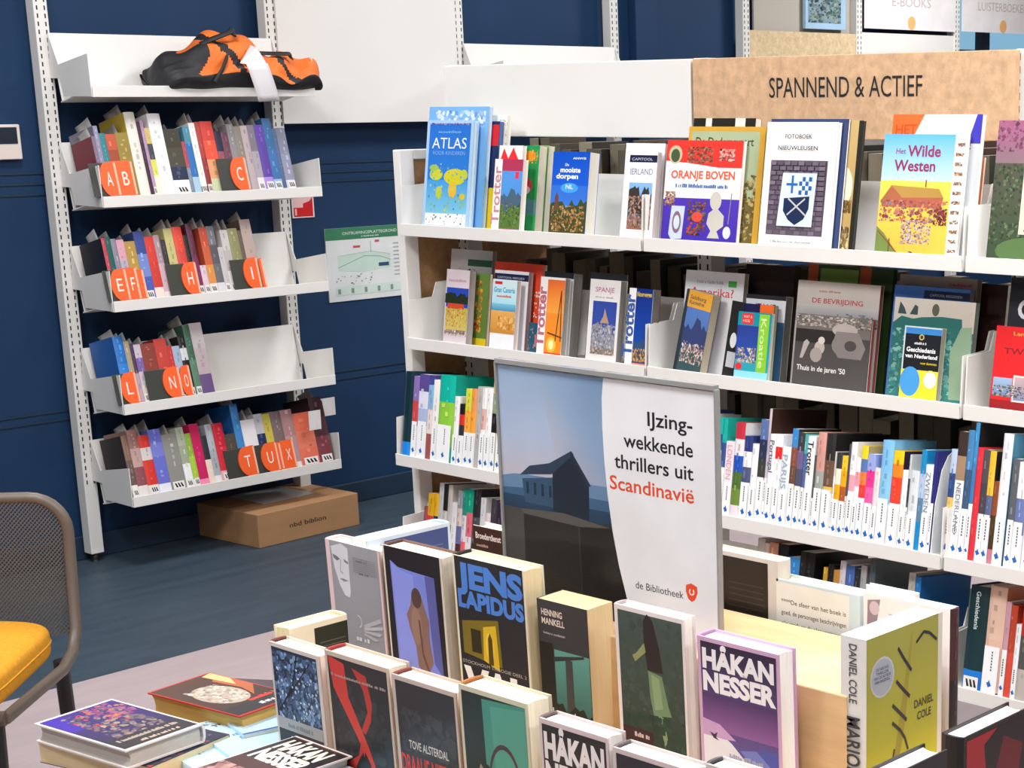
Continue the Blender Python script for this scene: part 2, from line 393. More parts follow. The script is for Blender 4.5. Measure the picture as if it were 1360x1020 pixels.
# ------------------------------------------------------------------ shelving parts
def slots(mb, axis, a, b, face, z0, z1, step=.0255):
    z = z0
    while z < z1:
        for c in (a, b):
            if axis == 'x': mb.box((c-.0022, face-.0008, z), (c+.0022, face+.0005, z+.014))
            else: mb.box((face-.0008, c-.0022, z), (face+.0005, c+.0022, z+.014))
        z += step
def shelf_L(parent, x0, x1, zb, tray=True):
    mb = MB(); y0 = 5.495
    mb.box((x0, y0, zb), (x1, y0+.003, zb+.036))
    mb.prism([(y0+.003, zb+.031), (5.70, zb-.012), (5.70, zb-.016), (y0+.003, zb+.027)], 0, x0, x1)
    mb.box((x0, y0+.003, zb), (x1, y0+.02, zb+.003))
    sh = mb.build('shelf', STEEL, parent, .0012)
    MB().prism([(5.70, zb-.014), (5.742, zb+.205), (5.739, zb+.206), (5.697, zb-.014)], 0, x0+.004, x1-.004).build('back_plate', STEEL, sh)
    pl = [(5.738, .205), (5.747, .062), (5.69, .061), (5.676, .004), (5.50, .002), (5.503, .136), (5.69, .105)]
    for x in (x0-.002, x1-.001): MB().prism([(a, zb+b) for a, b in pl], 0, x, x+.003).build('side_bracket', STEEL, sh, .0008)
    return sh
def shelf_R(parent, y0, y1, zb, xl=2.88):
    mb = MB()
    mb.box((xl, y0, zb), (xl+.003, y1, zb+.031))
    mb.prism([(xl+.003, zb+.027), (xl+.25, zb-.008), (xl+.25, zb-.012), (xl+.003, zb+.023)], 1, y0, y1) if 0 else None
    for q in (0,):
        a = [(xl+.003, zb+.027), (xl+.235, zb-.006), (xl+.235, zb-.010), (xl+.003, zb+.023)]
        mb.prism(a, 1, y0, y1)
    mb.box((xl+.003, y0, zb), (xl+.018, y1, zb+.003))
    sh = mb.build('shelf', STEEL, parent, .0012)
    MB().prism([(xl+.235, zb-.010), (xl+.258, zb+.155), (xl+.255, zb+.156), (xl+.232, zb-.010)], 1, y0+.004, y1-.004).build('back_plate', STEEL, sh)
    pl = [(.245, .17), (.265, .03), (.19, .03), (.18, .004), (.004, .002), (.012, .125), (.09, .128), (.105, .165)]
    for y in (y0-.001, y1-.002): MB().prism([(xl+a, zb+b) for a, b in pl], 1, y, y+.003).build('side_bracket', STEEL, sh, .0008)
    return sh
# wall bookcase
BAY = .872
wc = thing('bookcase', 'long white steel wall bookcase on slotted uprights against the navy wall', 'bookcase', T((0, 0, 0)))
posts = [3.06+BAY*i for i in range(7)]
for i, x in enumerate(posts):
    p = MB().box((x-.024, 5.75, .03), (x+.024, 5.80, 2.5)).build('upright', STEEL, wc, .003)
    sl = MB(); slots(sl, 'x', x-.013, x+.013, 5.75, .28, 2.5); s = sl.build('slots', SLOT, p); s['kind'] = 'stuff'
    MB().tube([(x, 5.775, 0), (x, 5.775, .008), (x, 5.775, .0081), (x, 5.775, .032)], .014, '222').build('levelling_foot', BLACKP, p)
LZ = [1.583, 1.232, .891, .546, .228]
for z in LZ: shelf_L(wc, 3.07, 3.92, z)
shelf_L(wc, posts[2]+.012, posts[3]-.012, 1.583)
shelf_L(wc, posts[5]+.012, posts[6]-.012, 1.583)
MB().box((posts[1]+.018, 5.742, 1.487), (posts[2]-.02, 5.748, 2.5)).build('back_panel', STEEL, wc, .001)
MB().box((posts[4]+.02, 5.755, 1.3), (posts[5]-.02, 5.765, 1.885)).build('back_panel', OSBL, wc)
MB().box((posts[4]+.1, 5.79, 1.885), (posts[5]-.02, 5.80, 2.5)).build('back_panel', mat('greige_panel', 'b5aea3', rough=.7), wc)
MB().box((posts[5]+.02, 5.755, 1.3), (posts[6]-.02, 5.765, 1.895)).build('back_panel', STEEL, wc)
# posters hung on the far bays
def poster(label, x0, x1, z0, z1, y, txt, col='f1ecec', tc='c9b9b8'):
    o = thing('hanging_poster', label, 'poster', T((x0, y, z0))); w, h = x1-x0, z1-z0
    MB().box((0, 0, 0), (w, .004, h), col).build('sheet', PRINT, o)
    P = mkP(lambda u, v, k: (u*w, -.0003-.00005*k, v*h), w/h)
    art_mesh(MB(), [('e', .5, .0+.035/h*1.0, .035/w, .035/h, 'f0b877'), ('t', txt, .5, .25, .10, tc, .42 if len(txt) < 9 else .62, 'c')], P).build('print', PRINT, o)
poster('white hanging poster reading E-BOOKS with an orange dot', posts[5]+.03, posts[6]-.03, 1.915, 2.38, 5.74, 'E-BOOKS')
poster('white hanging poster reading LUISTERBOEKEN beside the window', posts[6]+.03, posts[6]+BAY-.03, 1.92, 2.38, 5.74, 'LUISTERBOEKEN')
def PT(x, y, Y=5.74): return aty(x, y, Y)
a, b = PT(1070, 38, 5.76), PT(1125, 0, 5.76)
o = thing('framed_picture', 'small light blue framed picture above the pale chipboard panel', 'picture', T((a.x, 5.76, a.z))); w = b.x-a.x-.01
MB().box((0, 0, 0), (w, .02, .32), 'a9cbe6').build('frame', PRINT, o, .002)
P = mkP(lambda u, v, k: (.02+u*(w-.06), -.0004-.00005*k, .03+v*.26), 1)
art_mesh(MB(), [('r', 0, 0, 1, 1, '7c96a4', 'a9bcc8'), ('d', 0, 0, 1, .85, 90, .12, ['2c4a5c', '1d3040', '6b8a70', '54707a', 'a8b0a0'], 4)], P).build('print', PRINT, o)
# thermostat, fire sign, floor plan
a, b = aty(0, 212, YW), aty(20, 165, YW)
o = thing('thermostat', 'cream wall control unit with dark screen on the navy wall', 'thermostat', T((a.x-.05, YW, a.z))); w = b.x-a.x+.05; h = b.z-a.z
MB().box((0, -.028, 0), (w, 0, h), 'e6d9d2').build('housing', PLAS, o, .003)
MB().box((.01, -.030, h*.45), (w-.012, -.027, h*.92), '222c38').build('screen', PRINT, o)
a, b = aty(388, 290, YW), aty(415, 258, YW)
o = thing('fire_sign', 'small red and white fire equipment sign on navy wall', 'sign', T((a.x, YW, a.z))); w, h = b.x-a.x, b.z-a.z
MB().box((0, -.004, 0), (w, 0, h), 'f2e6e4').build('plate', PRINT, o)
P = mkP(lambda u, v, k: (u*w, -.0044-.0001*k, v*h), 1)
art_mesh(MB(), [('r', .06, .05, .94, .95, 'd92a2c'), ('p', [(.06, .45), (.5, .45), (.5, .62), (.8, .72), (.94, .9), (.94, .95), (.06, .95)], 'f3c9c6'), ('r', .12, .12, .2, .4, 'f3c9c6')], P).build('print', PRINT, o)
a, b = aty(437, 402, YW), aty(438, 304, YW)
o = thing('floor_plan', 'evacuation floor plan with green heading on the navy wall', 'sign', T((a.x, YW, a.z))); w, h = .42, b.z-a.z
MB().box((0, -.005, 0), (w, 0, h), 'dfe3e2').build('sheet', PRINT, o)
P = mkP(lambda u, v, k: (u*w, -.0054-.00006*k, v*h), w/h)
A = [('r', 0, .84, 1, 1, '3f7f5c'), ('t', 'ONTRUIMINGSPLATTEGROND', .5, .905, .04, 'dfe8e2', .62, 'c'), ('t', '~10', .5, .865, .018, 'c8dace', .2, 'c'),
     ('p', [(.12, .42), (.12, .62), (.5, .66), (.72, .6), (.72, .42), (.4, .38)], 'c6ddd0'), ('l', [(.12, .46), (.25, .52), (.42, .6), (.6, .58), (.72, .52)], .006, '5f7a6c'),
     ('l', [(.5, .64), (.5, .8)], .006, '9aa3a0'), ('l', [(.12, .62), (.5, .66), (.72, .6)], .004, '8a9a92'), ('r', .58, .44, .7, .49, '34507a'), ('r', .3, .72, .38, .75, 'c05a60'), ('r', .55, .78, .6, .81, 'c05a60'),
     ('r', .08, .08, .9, .2, 'cfe0d6'), ('d', .08, .22, .5, .36, 14, .02, ['4a5a60', '7a8a88'], 5)]
for k in range(9): A.append(('r', .76, .3+k*.055, .94, .315+k*.055, 'aab2b2'))
for k in range(5): A.append(('r', .1+k*.15, .1, .13+k*.15, .17, '7a9a88'))
art_mesh(MB(), A, P).build('print', PRINT, o)

# freestanding bookcase on the right
rc = thing('bookcase', 'white steel double-sided bookcase with chipboard end panel and header boards', 'bookcase', T((0, 0, 0)))
RY_ = [3.722, 2.852, 1.976, 1.10]
RZL = [1.226, .935, .637, .371]; RXL = [2.88, 2.88, 2.82, 2.82]
for k in range(3):
    for z, xl in zip(RZL, RXL): shelf_R(rc, RY_[k+1]+.005, RY_[k]-.005, z, xl)
    for z in (1.20, .90, .60, .32):         # the other side's shelves
        MB().box((3.19, RY_[k+1]+.005, z), (3.42, RY_[k]-.005, z+.004)).build('rear_shelf', STEEL, rc)
for y in RY_:
    p = MB().box((3.085, y-.022, .02), (3.135, y+.022, 1.65)).build('upright', STEEL, rc, .002)
    sl = MB(); slots(sl, 'y', y-.012, y+.012, 3.085, .2, 1.64); s = sl.build('slots', SLOT, p); s['kind'] = 'stuff'
ep = MB().box((2.945, 3.738, .05), (3.40, 3.75, 1.42)).build('end_panel', OSBD, rc)
MB().box((2.90, 3.728, .0), (2.945, 3.756, 1.44)).build('end_stile', STEEL, rc, .003)
MB().box((3.40, 3.728, .0), (3.445, 3.756, 1.44)).build('end_stile', STEEL, rc, .003)
MB().box((2.945, 3.729, 1.415), (3.40, 3.755, 1.44)).build('end_rail', STEEL, rc, .003)
MB().box((3.055, RY_[1]+.004, 1.472), (3.075, RY_[0], 1.648)).build('header_board', STEEL, rc, .002)
hb = MB().box((3.055, RY_[2]+.004, 1.472), (3.075, RY_[1]-.004, 1.648)).build('header_board', OSB, rc, .0015)
hb['label'] = 'chipboard header board lettered SPANNEND & ACTIEF'
a, b = atx(1022, 132, 3.055), atx(1225, 129, 3.055); wtx = a.y-b.y
m = MB(); m.text('SPANNEND & ACTIEF', lambda x, y: (3.0542, a.y-x, 1.5605+y), width=wtx, height=.043, col='1e1c1c', bold=.0); m.build('lettering', TEXT_D, hb)
# L-shaped rail at the foot
MB().box((2.84, RY_[3], .02), (2.86, RY_[0], .10)).build('plinth', STEEL, rc, .002)

# ------------------------------------------------------------------ colour words for labels
def cname(hx):
    r, g, b = [int(hx[i:i+2], 16)/255 for i in (0, 2, 4)] if len(hx) == 6 else [int(c, 16)/15 for c in hx]
    h, s, v = colorsys.rgb_to_hsv(r, g, b); h *= 360
    if s < .14: return 'black' if v < .22 else 'dark grey' if v < .42 else 'grey' if v < .78 else 'white'
    p = 'dark ' if v < .42 else 'pale ' if (s < .35 and v > .6) else ''
    if h < 14 or h >= 345: n = 'red' if s > .45 else 'pink' if v > .5 else 'maroon'
    elif h < 40: n = 'orange' if s > .6 and v > .6 else 'beige' if v > .6 else 'brown'
    elif h < 68: n = 'yellow' if s > .45 and v > .6 else 'cream' if v > .7 else 'olive'
    elif h < 165: n = 'green'
    elif h < 195: n = 'teal'
    elif h < 250: n = 'blue'
    elif h < 300: n = 'purple'
    else: n = 'pink' if v > .5 else 'plum'
    if n in ('cream', 'pink') and p == 'pale ': p = ''
    return p+n
ORD = 'first second third fourth fifth sixth seventh eighth ninth tenth eleventh twelfth thirteenth fourteenth fifteenth sixteenth seventeenth eighteenth nineteenth twentieth'.split()
def ordn(i):
    if i < 20: return ORD[i]
    t, u = divmod(i+1, 10)
    return ['', '', 'twenty', 'thirty', 'forty'][t]+('-'+ORD[u-1] if u else 'th') if u else ['', '', 'twentieth', 'thirtieth', 'fortieth'][t]
def solve(fn, px, lo, hi, inc):              # parameter whose point shows at column px
    for _ in range(30):
        m = (lo+hi)/2
        if (proj(fn(m))[0] < px) == inc: lo = m
        else: hi = m
    return (lo+hi)/2
AR, AL = 8.5, 13.0
uR = Vector((math.sin(math.radians(AR)), 0, math.cos(math.radians(AR)))); nR = Vector((math.cos(math.radians(AR)), 0, -math.sin(math.radians(AR))))
uL = Vector((0, math.sin(math.radians(AL)), math.cos(math.radians(AL))))
R_ = random.Random
def row(side, where, group, zb, items, xl=2.88, yref=None, seed=0, sticker=None, flap=False, off=.012):
    n = 0
    for k, it in enumerate(items):
        x0, x1, yt, sp = it[:4]; op = dict(it[4]) if len(it) > 4 else {}
        tops = bands(sp)
        if side == 'R':
            B0 = Vector((xl+off, 0, zb+.0245-.142*(off-.003)))
            if yref: Ya, Yb = onplane(x0, yref, B0, nR).y, onplane(x1, yref, B0, nR).y
            else: f = lambda y: B0+Vector((0, y, 0)); Ya, Yb = solve(f, x0, 5, .5, True), solve(f, x1, 5, .5, True)
            t = Ya-Yb-.0006; B = B0+Vector((0, Yb, 0)); h = rise(B, uR, yt)
            M = T(B) @ RY(AR)
        else:
            B0 = Vector((0, 5.508, zb+.0305))
            f = lambda x: B0+Vector((x, 0, 0)); Xa, Xb = solve(f, x0, 2, 5, True), solve(f, x1, 2, 5, True)
            t = Xb-Xa-.0006; B = B0+Vector((Xb, 0, 0)); h = rise(B, uL, yt)
            M = T(B) @ RX(-AL) @ RZ(90)
        w = op.pop('w', max(.115, min(.175, h*.68)))
        if side == 'L': w = min(w, .165)
        R = random.Random(seed*100+k)
        names = []
        for c in (tops[-1][2], tops[len(tops)//2][2], tops[0][2]):
            q = cname(c)
            if q not in names: names.append(q)
        desc = op.pop('d', None) or (names[0]+('' if len(names) < 2 else ' and '+names[1]))+' spined book'
        back = op.pop('back', tops[-1][2]); st = op.pop('st', sticker); op.setdefault('deco', .6 if not op.get('stext') else None)
        if side == 'L' and not st and R_(seed*9+k).random() < .5: st = 'zig'
        lab = f"{desc}, {ordn(k)} from left on {where}"
        book(lab, group, M, w, h, t, kind=op.pop('kind', 'paper' if R.random() < .5 else 'hard'), cover=op.pop('cover', tops[-1][2]), back=back, spine=sp,
             sticker=st, flap=op.pop('flap', flap and R.random() < .75), seed=seed*100+k, pages=op.pop('pages', R.choice(['efe8da', 'e8ddc4', 'f2efe8'])), **op)
def faceout(label, group, xl_, xr_, yt, off, t, art, cover, back=None, pages='efe8da', zb=1.226, xl=2.88, kind='paper', top=None, roll=0, alpha=AR, spine=None, seed=1, yb=None):
    """front cover shown to the aisle; xl_/xr_ are the columns of its lower corners (or of its upper corners if top is set)"""
    X0 = xl+.010+off; B0 = Vector((X0, 0, zb+.0245-.142*(X0-xl-.003)))
    n = Vector((math.cos(math.radians(alpha)), 0, -math.sin(math.radians(alpha)))); u = Vector((math.sin(math.radians(alpha)), 0, math.cos(math.radians(alpha))))
    if top is not None: Ya, Yb = onplane(xl_, yt, B0, n).y, onplane(xr_, yt, B0, n).y
    else:
        f = lambda y: B0+Vector((0, y, 0)); Ya, Yb = solve(f, xl_, 5, .5, True), solve(f, xr_, 5, .5, True)
    B = B0+Vector((0, Ya, 0)); h = rise(B, u, yt)
    M = T(B) @ RY(alpha) @ RZ(-90) @ RY(roll)
    return book(label, group, M, Ya-Yb, h, t, kind=kind, cover=cover, back=back, art=art, pages=pages, spine=spine or cover, seed=seed)
# ------------------------------------------------------------------ wall bookcase: children's readers and letter dividers
W2, W3, W4, W5 = 'second wall shelf', 'third wall shelf', 'fourth wall shelf', 'bottom wall shelf'
row('L', W2, 'readers on the wall bookcase', LZ[1], [
 (138.5, 143, 181, '7d6f86', dict(back='8a4048')), (143, 149, 167, '8f8aa5', dict(back='7c7486')), (149, 157, 177, '2f7f86'), (157, 170, 178, '7a4638,c4553a,a04a30,c4553a'),
 (170, 187, 176, '96823a'), (187, 201, 149, 'e8e4da', dict(back='c9ae42', kind='hard', flap=True)), (201, 206, 162, '3f2638'), (206, 210, 160, 'b793b5'),
 (210, 217, 170, '.3:e8e8d0,d8d860,40444c,d0b870'), (217, 234, 151, 'f4f4f6', dict(kind='hard')), (234, 255, 171, '.22:f2f2f2,.2:24304c,4a4638,3c3a2c'), (255, 260, 188, '7c8c9c,b04a50'),
 (260, 269, 168, 'a8c8dc,2e6fb5,2e6fb5,4d88a0'), (269, 277, 163, '.1:28282c,efeeea'), (277, 284, 162, '8f2f35,b03c35'), (284, 300, 161, '.2:c9cfa8,e0a070,e5553a,d5453a'),
 (300, 309, 174, '4a3040,94505f,2b2440'), (309, 318, 176, '6a3444,6d3d50'), (318, 327, 165, 'a5a3a6,8d8a8c'), (327, 336, 168, '9a9592,8a8478'), (336, 345, 167, 'b8a8ac'),
 (345, 354, 166, '.2:e4e0e2,a9a0a8,7d7580'), (354, 366, 166, '.2:b08ae0,5b3f9e,5b3f9e'), (366, 377, 157, '.15:9ab4d0,3f6fa8,356a9a'), (377, 382, 171, '55688c'), (382, 394, 170, '.15:d8d6dc,8f92a8,84889c')], flap=True, seed=2)
row('L', W3, 'readers on the wall bookcase', LZ[2], [
 (152, 157, 316, 'c8a0a0,b84050', dict(back='1c1c26')), (157, 164, 314, '1f5a55', dict(back='1f4a48')), (164, 171, 317, '8a8590'), (171, 181, 318, 'aab0c0,b0a8b8,d8a0b0'),
 (181, 195, 320, '9a6a60,b09048'), (195, 208, 307, '4a5cae,7088c8,3a4c90', dict(back='34467c')), (208, 220, 314, '.18:f0d8d0,c83c32,d23f35'), (220, 228, 312, '.1:e0d4d8,c8a8b0,a89098'),
 (228, 235, 318, '.2:e8e6e4,3a3638'), (235, 246, 303, 'c8be80'), (246, 259, 301, 'cdbf80,d4453a,e04a35'), (259, 265, 312, '1c1c20'), (265, 273, 297, '7a3058,5f2a40'),
 (273, 281, 352, 'dcc4d0'), (281, 291, 302, '.15:ecd8cc,d8904a,c86040,c05038'), (291, 301, 300, '.15:d8d6d8,6a6870,5a5860,74727a'), (301, 308, 328, '.15:f0ecec,c8c0c0'), (308, 318, 305, 'dcd8d4,b8b4b0,c8c4c0'),
 (318, 331, 303, '8f8c60', dict(back='6a6a48')), (331, 336, 306, '6a5a50'), (336, 350, 291, 'b8a49c', dict(back='6a5a54'))], flap=True, seed=3)
row('L', W4, 'readers on the wall bookcase', LZ[3], [
 (168, 181, 446, '.2:c0d8f0,2f7fd0,2a72c0', dict(back='2263b0', cover='2263b0', kind='hard', flap=True)), (181, 188, 453, 'c8bfa0,a89a80'), (188, 193, 456, 'b8a0b0,4a3550'), (193, 202, 457, '.3:d8cfc0,c8bcc8,7a60a0,c8bcc8'),
 (202, 220, 455, '8a4038'), (220, 236, 449, 'c0453c', dict(back='8f302c')), (236, 242, 459, 'c03a3a'), (242, 252, 459, '6a86b0,9fb4cc'), (252, 261, 446, '1c1c1c,1c1c1c,1c1c1c,d8d8d8,1c1c1c', {}),
 (261, 270, 431, '5a8068,3f6450', dict(back='3c5f4c', kind='hard')), (270, 286, 428, '.28:6a5080,b8a8ac,c0b4b8')], flap=True, seed=4)
row('L', W5, 'readers on the wall bookcase', LZ[4], [
 (177.5, 186, 578, '.2:f0ece4,6a5850,8a6a58', dict(back='3c3432')), (186, 199, 570, '.16:e8e0dc,8f5058,c0a098,9a7068'), (199, 213, 577, '.16:e8e0dc,d83a30,d83a30,d8d0cc,d83a30'),
 (213, 229, 569, '.14:e8e8f0,6a6fc8,6a70c8,7a80d0,6a70c8'), (229, 249, 575, '8f8e88', dict(back='8a8a84')), (249, 259, 567, '.4:f0f0ee,a0a890,b0b8a0'), (259, 267, 575, '.14:f0f0f0,a8cc40,8fb040'), (267, 279, 562, '.1:f090b0,c8245e,c8205a'),
 (279, 287, 578, '.5:f0d8c8,303038'), (287, 296, 563, '.12:e8e8e8,a8b0b4,b4bcc0'), (296, 310, 561, '.18:f0b0b8,d02c3a,c8243a'), (310, 324, 575, '504840'), (324, 334, 536, '3f86c8', dict(back='2468b0', kind='hard', cover='2468b0')),
 (334, 352, 556, 'c8c4c8,e8e4e6'), (352, 363, 549, '3a4468,20305a,c0c0c4'), (363, 373, 549, '8a8468,c8b850'), (373, 387, 546, '7a6868'), (387, 402, 543, '.1:e8e4e4,b89090,a88080'),
 (402, 426, 546, 'e07058,e07a60,d86850', dict(kind='hard')), (426, 444, 526, '.4:7a3c44,503038,3a2028', dict(kind='hard'))], flap=True, seed=5)
def divider(letter, side_w, xl_, xr_, yt, zb, where, flip=False):
    """dark plate with an orange letter tab that sticks out in front of the books"""
    y = 5.4995; B0 = Vector((0, y, zb+.0345)); f = lambda x: B0+Vector((x, 0, 0))
    Xa, Xb = solve(f, xl_, 2, 5, True), solve(f, xr_, 2, 5, True); h = rise(B0+Vector((Xa, 0, 0)), uL, yt); w = Xb-Xa
    nm = {'A': 'first', 'B': 'second'}
    lab = (f"orange letter {letter} divider tab on {where}" if letter else f"blank orange tab edge on {where}, right of the {flip}")
    o = thing('letter_divider', lab, 'divider', T((Xa, y, B0.z)) @ RX(-AL), 'orange letter dividers')
    if side_w: MB().box((-side_w, .002, .001), (w*.55, .0045, h*.97), '3a3c36').build('divider_plate', PLAS, o, .0008)
    pts = [(w, 0), (w, h)]
    m = max(.004, w*.45)
    pts = [(w-.003, 0), (w, .004), (w, h-.004), (w-.003, h)] + [(w*.55-w*.55*math.sin(t*math.pi/12)*1.0, h/2+h/2*math.cos(t*math.pi/12)) for t in range(1, 12)]
    if letter == 'B' or not letter or letter in 'FXS': pts = [(.003, 0), (w-.003, 0), (w, .004), (w, h-.004), (w-.003, h), (.003, h), (0, h-.006), (0, .006)]
    MB().prism(pts, 1, -.003, .0016, 'f4622a').build('letter_tab', PLAS, o, .0008)
    MB().box((w-.0065, -.0034, .004), (w+.0004, .0018, h-.004), 'f2b79c').build('tab_edge', PLAS, o)
    if letter: MB().text(letter, lambda x, y_: (w*.52+x, -.0034, h*.3+y_), height=h*.4, col='f2e6dc', align='c', width=w*.34 if letter != 'I' else None).build('letter', PLAS, o)
for a in [('A', .03, 138, 161, 215, LZ[1], W2), ('B', 0, 159, 183, 214, LZ[1], W2), ('C', .045, 311, 333, 209, LZ[1], W2),
          ('E', .02, 152, 174, 358, LZ[2], W3), ('F', 0, 173, 188, 356, LZ[2], W3), ('H', .05, 246, 267, 349, LZ[2], W3), ('I', .045, 328, 348, 343, LZ[2], W3),
          ('L', .02, 165, 187, 496, LZ[3], W4), ('N', .06, 221, 244, 489, LZ[3], W4), ('O', 0, 244, 258, 486, LZ[3], W4),
          ('T', .05, 321, 344, 595, LZ[4], W5), ('U', .05, 351, 373, 590, LZ[4], W5), ('X', 0, 378, 395, 586, LZ[4], W5)]: divider(*a)
divider('', 0, 188, 197, 358, LZ[2], 'the third shelf', 'F tab'); divider('', 0, 350, 355, 343, LZ[2], 'the third shelf', 'I tab'); divider('', 0, 373, 378, 588, LZ[4], 'the bottom shelf', 'U tab')
# loose paper notes at the right end of the bottom shelf
for lab, (x0, y0, x1, y1), yy in [('small white paper note sticking out past the right end of bottom shelf', (424, 527, 444, 554), 5.56), ('small white paper note tucked on the pink spined book', (411, 544, 425, 572), 5.50)]:
    a, b = aty(x0, y1, yy), aty(x1, y0, yy)
    o = thing('paper_note', lab, 'note', T((a.x, yy, a.z))); MB().box((0, -.001, 0), (b.x-a.x, 0, b.z-a.z), 'dedad8').build('sheet', PAGES, o)

# ------------------------------------------------------------------ duffel bag on the top shelf
def bag():
    o = thing('duffel_bag', 'collapsed orange and black duffel bag lying on the top wall shelf', 'bag', T((3.325, 5.575, 1.592)))
    L_ = .66; R = random.Random(4); ph = [R.uniform(0, 6) for _ in range(8)]
    def top(u):                               # height profile along the bag
        return .112+.052*math.exp(-((u-.42)/.17)**2)+.03*math.exp(-((u-.40)/.2)**2)+.01*math.exp(-((u-.9)/.12)**2)
    def P(u, v):
        t = 2*math.pi*v; e = max(0, 1-abs(2*u-1)**11)**.5*.97+.03; h = top(u)*e
        cr = .006*math.sin(13*u*2+3*t+ph[0])+.004*math.sin(29*u+2*t+ph[1])+.004*math.sin(17*u-5*t+ph[2])
        y = (.115*e+cr)*math.cos(t)*(1 if math.sin(t) < 0 else .8)
        s = math.sin(t); z = h*(.5+.5*math.copysign(abs(s)**.8, s))+cr*(s > -.3)*1.3-.012*(math.cos(t) < -.1)*(s < .5)*e
        return (u*L_-.012*math.sin(9*u), y, max(.001, z)+.012)
    org, blk = lin('f0782a'), lin('222124')
    def C(u, v):
        s = math.sin(2*math.pi*v); k = .07*math.sin(7*u+1)
        if u < .24+.05*math.sin(20*v) or u > .965: return blk
        if s < -.12+k: return blk
        if abs(u-.41+.1*s) < .018 or abs(u-.77+.16*s) < .022: return blk
        return org
    b = MB().grid(P, 150, 80, C).build('bag_body', NYLON, o)
    for u0, hh in ((.28, .05), (.62, .03)):
        MB().tube([(u0*L_+.05*math.sin(t*math.pi/9)*1.2-.02+.012*t, -.075+.02*math.cos(t), top(min(1, u0+.02*t))+.004+hh*math.sin(t*math.pi/9)*.4) for t in range(10)], .010, '232225', 8, flat=.35).build('strap', NYLON, o)
    MB().tube([(.17, -.115, .04), (.20, -.12, .08), (.24, -.09, .12), (.28, -.06, .14), (.30, -.03, .13)], .012, '262528', 8, flat=.4).build('carry_handle', NYLON, o)
    l = MB(); l.poly([(.275, -.112, .102), (.385, -.118, .088), (.355, -.098, .155), (.33, -.100, .162)], 'e6e1e4'); l.poly([(.30, -.1205, .10), (.372, -.1225, .097), (.35, -.115, .118), (.31, -.113, .12)], '6a7490') if 0 else None
    l.build('white_patch', PRINT, o)
    def tg(u, v): return (.292+.030*u+.075*u*0+.032*v+.078*(u)*.6, -.125-.006*math.sin(3*v), .105-.125*v+.006*u)
    g = MB().grid(lambda u, v: (.290+.085*u+.037*v, -.126-.004*math.sin(3*v), .098-.125*v+.004*u), 4, 6, lambda u, v: lin('e2dfe2')); gg = g.build('hang_tag', PRINT, o); m = gg.modifiers.new('s', 'SOLIDIFY'); m.thickness = .0012
    return o
bag()

# ------------------------------------------------------------------ cardboard box on the floor
pts = [atz(345, 729, 0), atz(478, 697, 0), atz(283, 707, 0)]
ax = (pts[1]-pts[0]); wbx = ax.length; ang = math.degrees(math.atan2(ax.y, ax.x)); dbx = (pts[2]-pts[0]).length
o = thing('cardboard_box', 'taped brown cardboard box on the floor under the wall bookcase', 'box', T(pts[0]) @ RZ(ang)); hbx = .125; dbx = .36
cb = MB().box((0, 0, 0), (wbx, dbx, hbx)).build('carton', CARD, o, .003)
MB().box((.002, dbx*.45, hbx), (wbx-.002, dbx*.55, hbx+.0006)).build('tape', mat('brown_tape', 'a07648', rough=.25), o)
MB().box((wbx*.28, dbx*.35, hbx+.0005), (wbx*.78, dbx*.93, hbx+.0015), 'c4c2c0').build('shipping_label', PRINT, o)
m = MB(); m.text('nbd biblion', lambda x, y: (wbx*.30+x, -.0008, hbx*.42+y), height=.017, col='2a2220', width=wbx*.36); m.build('box_lettering', TEXT_D, o)
# ------------------------------------------------------------------ freestanding bookcase, third shelf: spine out
S3, S4 = 'the lower white-stickered shelf', 'the freestanding bookcase fourth shelf'
row('R', 'third shelf by end panel', 'spines on the third shelf', RZL[2], [
 (533, 544, 494, '.18:1f86e0,0e3038', dict(cover='0e3038', kind='hard', deco=None, st=None)), (544, 551.5, 500, '.4:eceef0,c84a48,8a70b0'), (551.5, 564, 498, '.4:eceef0,a8b8d8,e0e0f0,5a4a90', dict(cover='4a4a9a')), (564, 570.5, 512, '.36:a0544a,e8d8d0,8ab4d8', dict(st=None)),
 (570.5, 578.5, 505, 'f0efea'), (578.5, 599, 500, '.2:12b5a0,.5:8cc840,12b5a0', dict(kind='hard', cover='12a090')), (599, 606, 527, 'f0efec'), (606, 613, 537, '.5:f0efec,28303c,d03028,181818'),
 (613, 621, 517, '.45:f0eeea,f8a840,d8d840'), (621, 628, 517, '.45:f0eeea,f0a040,e89858'), (628, 634.5, 514, 'b8b4b0', dict(st=None)), (634.5, 641, 516, 'f0efec,f0efec,e0b0a8,f0efec'), (641, 648.5, 516, 'f2f0ee'), (648.5, 655.5, 497, '.4:9a9a60,1c1c1c,88a078,d8c080'), (655.5, 663, 505, '.4:8a7850,7a3c28,3c5070,40608c')],
 xl=2.82, sticker='white', seed=6)
RF = random.Random(21); fill = []; x_ = 664
while x_ < 925:
    w_ = RF.uniform(7, 12); fill.append((x_, x_+w_, 515+(x_-664)*.14+RF.uniform(-8, 16), '.42:eef0f2,'+RF.choice(['f0efec', 'c8b8c4,d8a030', '3a5088', '28303c,d03028', 'e8a0b0,f0eeee', '5a80a0', '8cc840', 'f0f0f2', '1c1c1e,6a4a3c']))); x_ += w_
row('R', 'third shelf behind thriller sign', 'spines on the third shelf', RZL[2], fill, xl=2.82, sticker='white', seed=14)
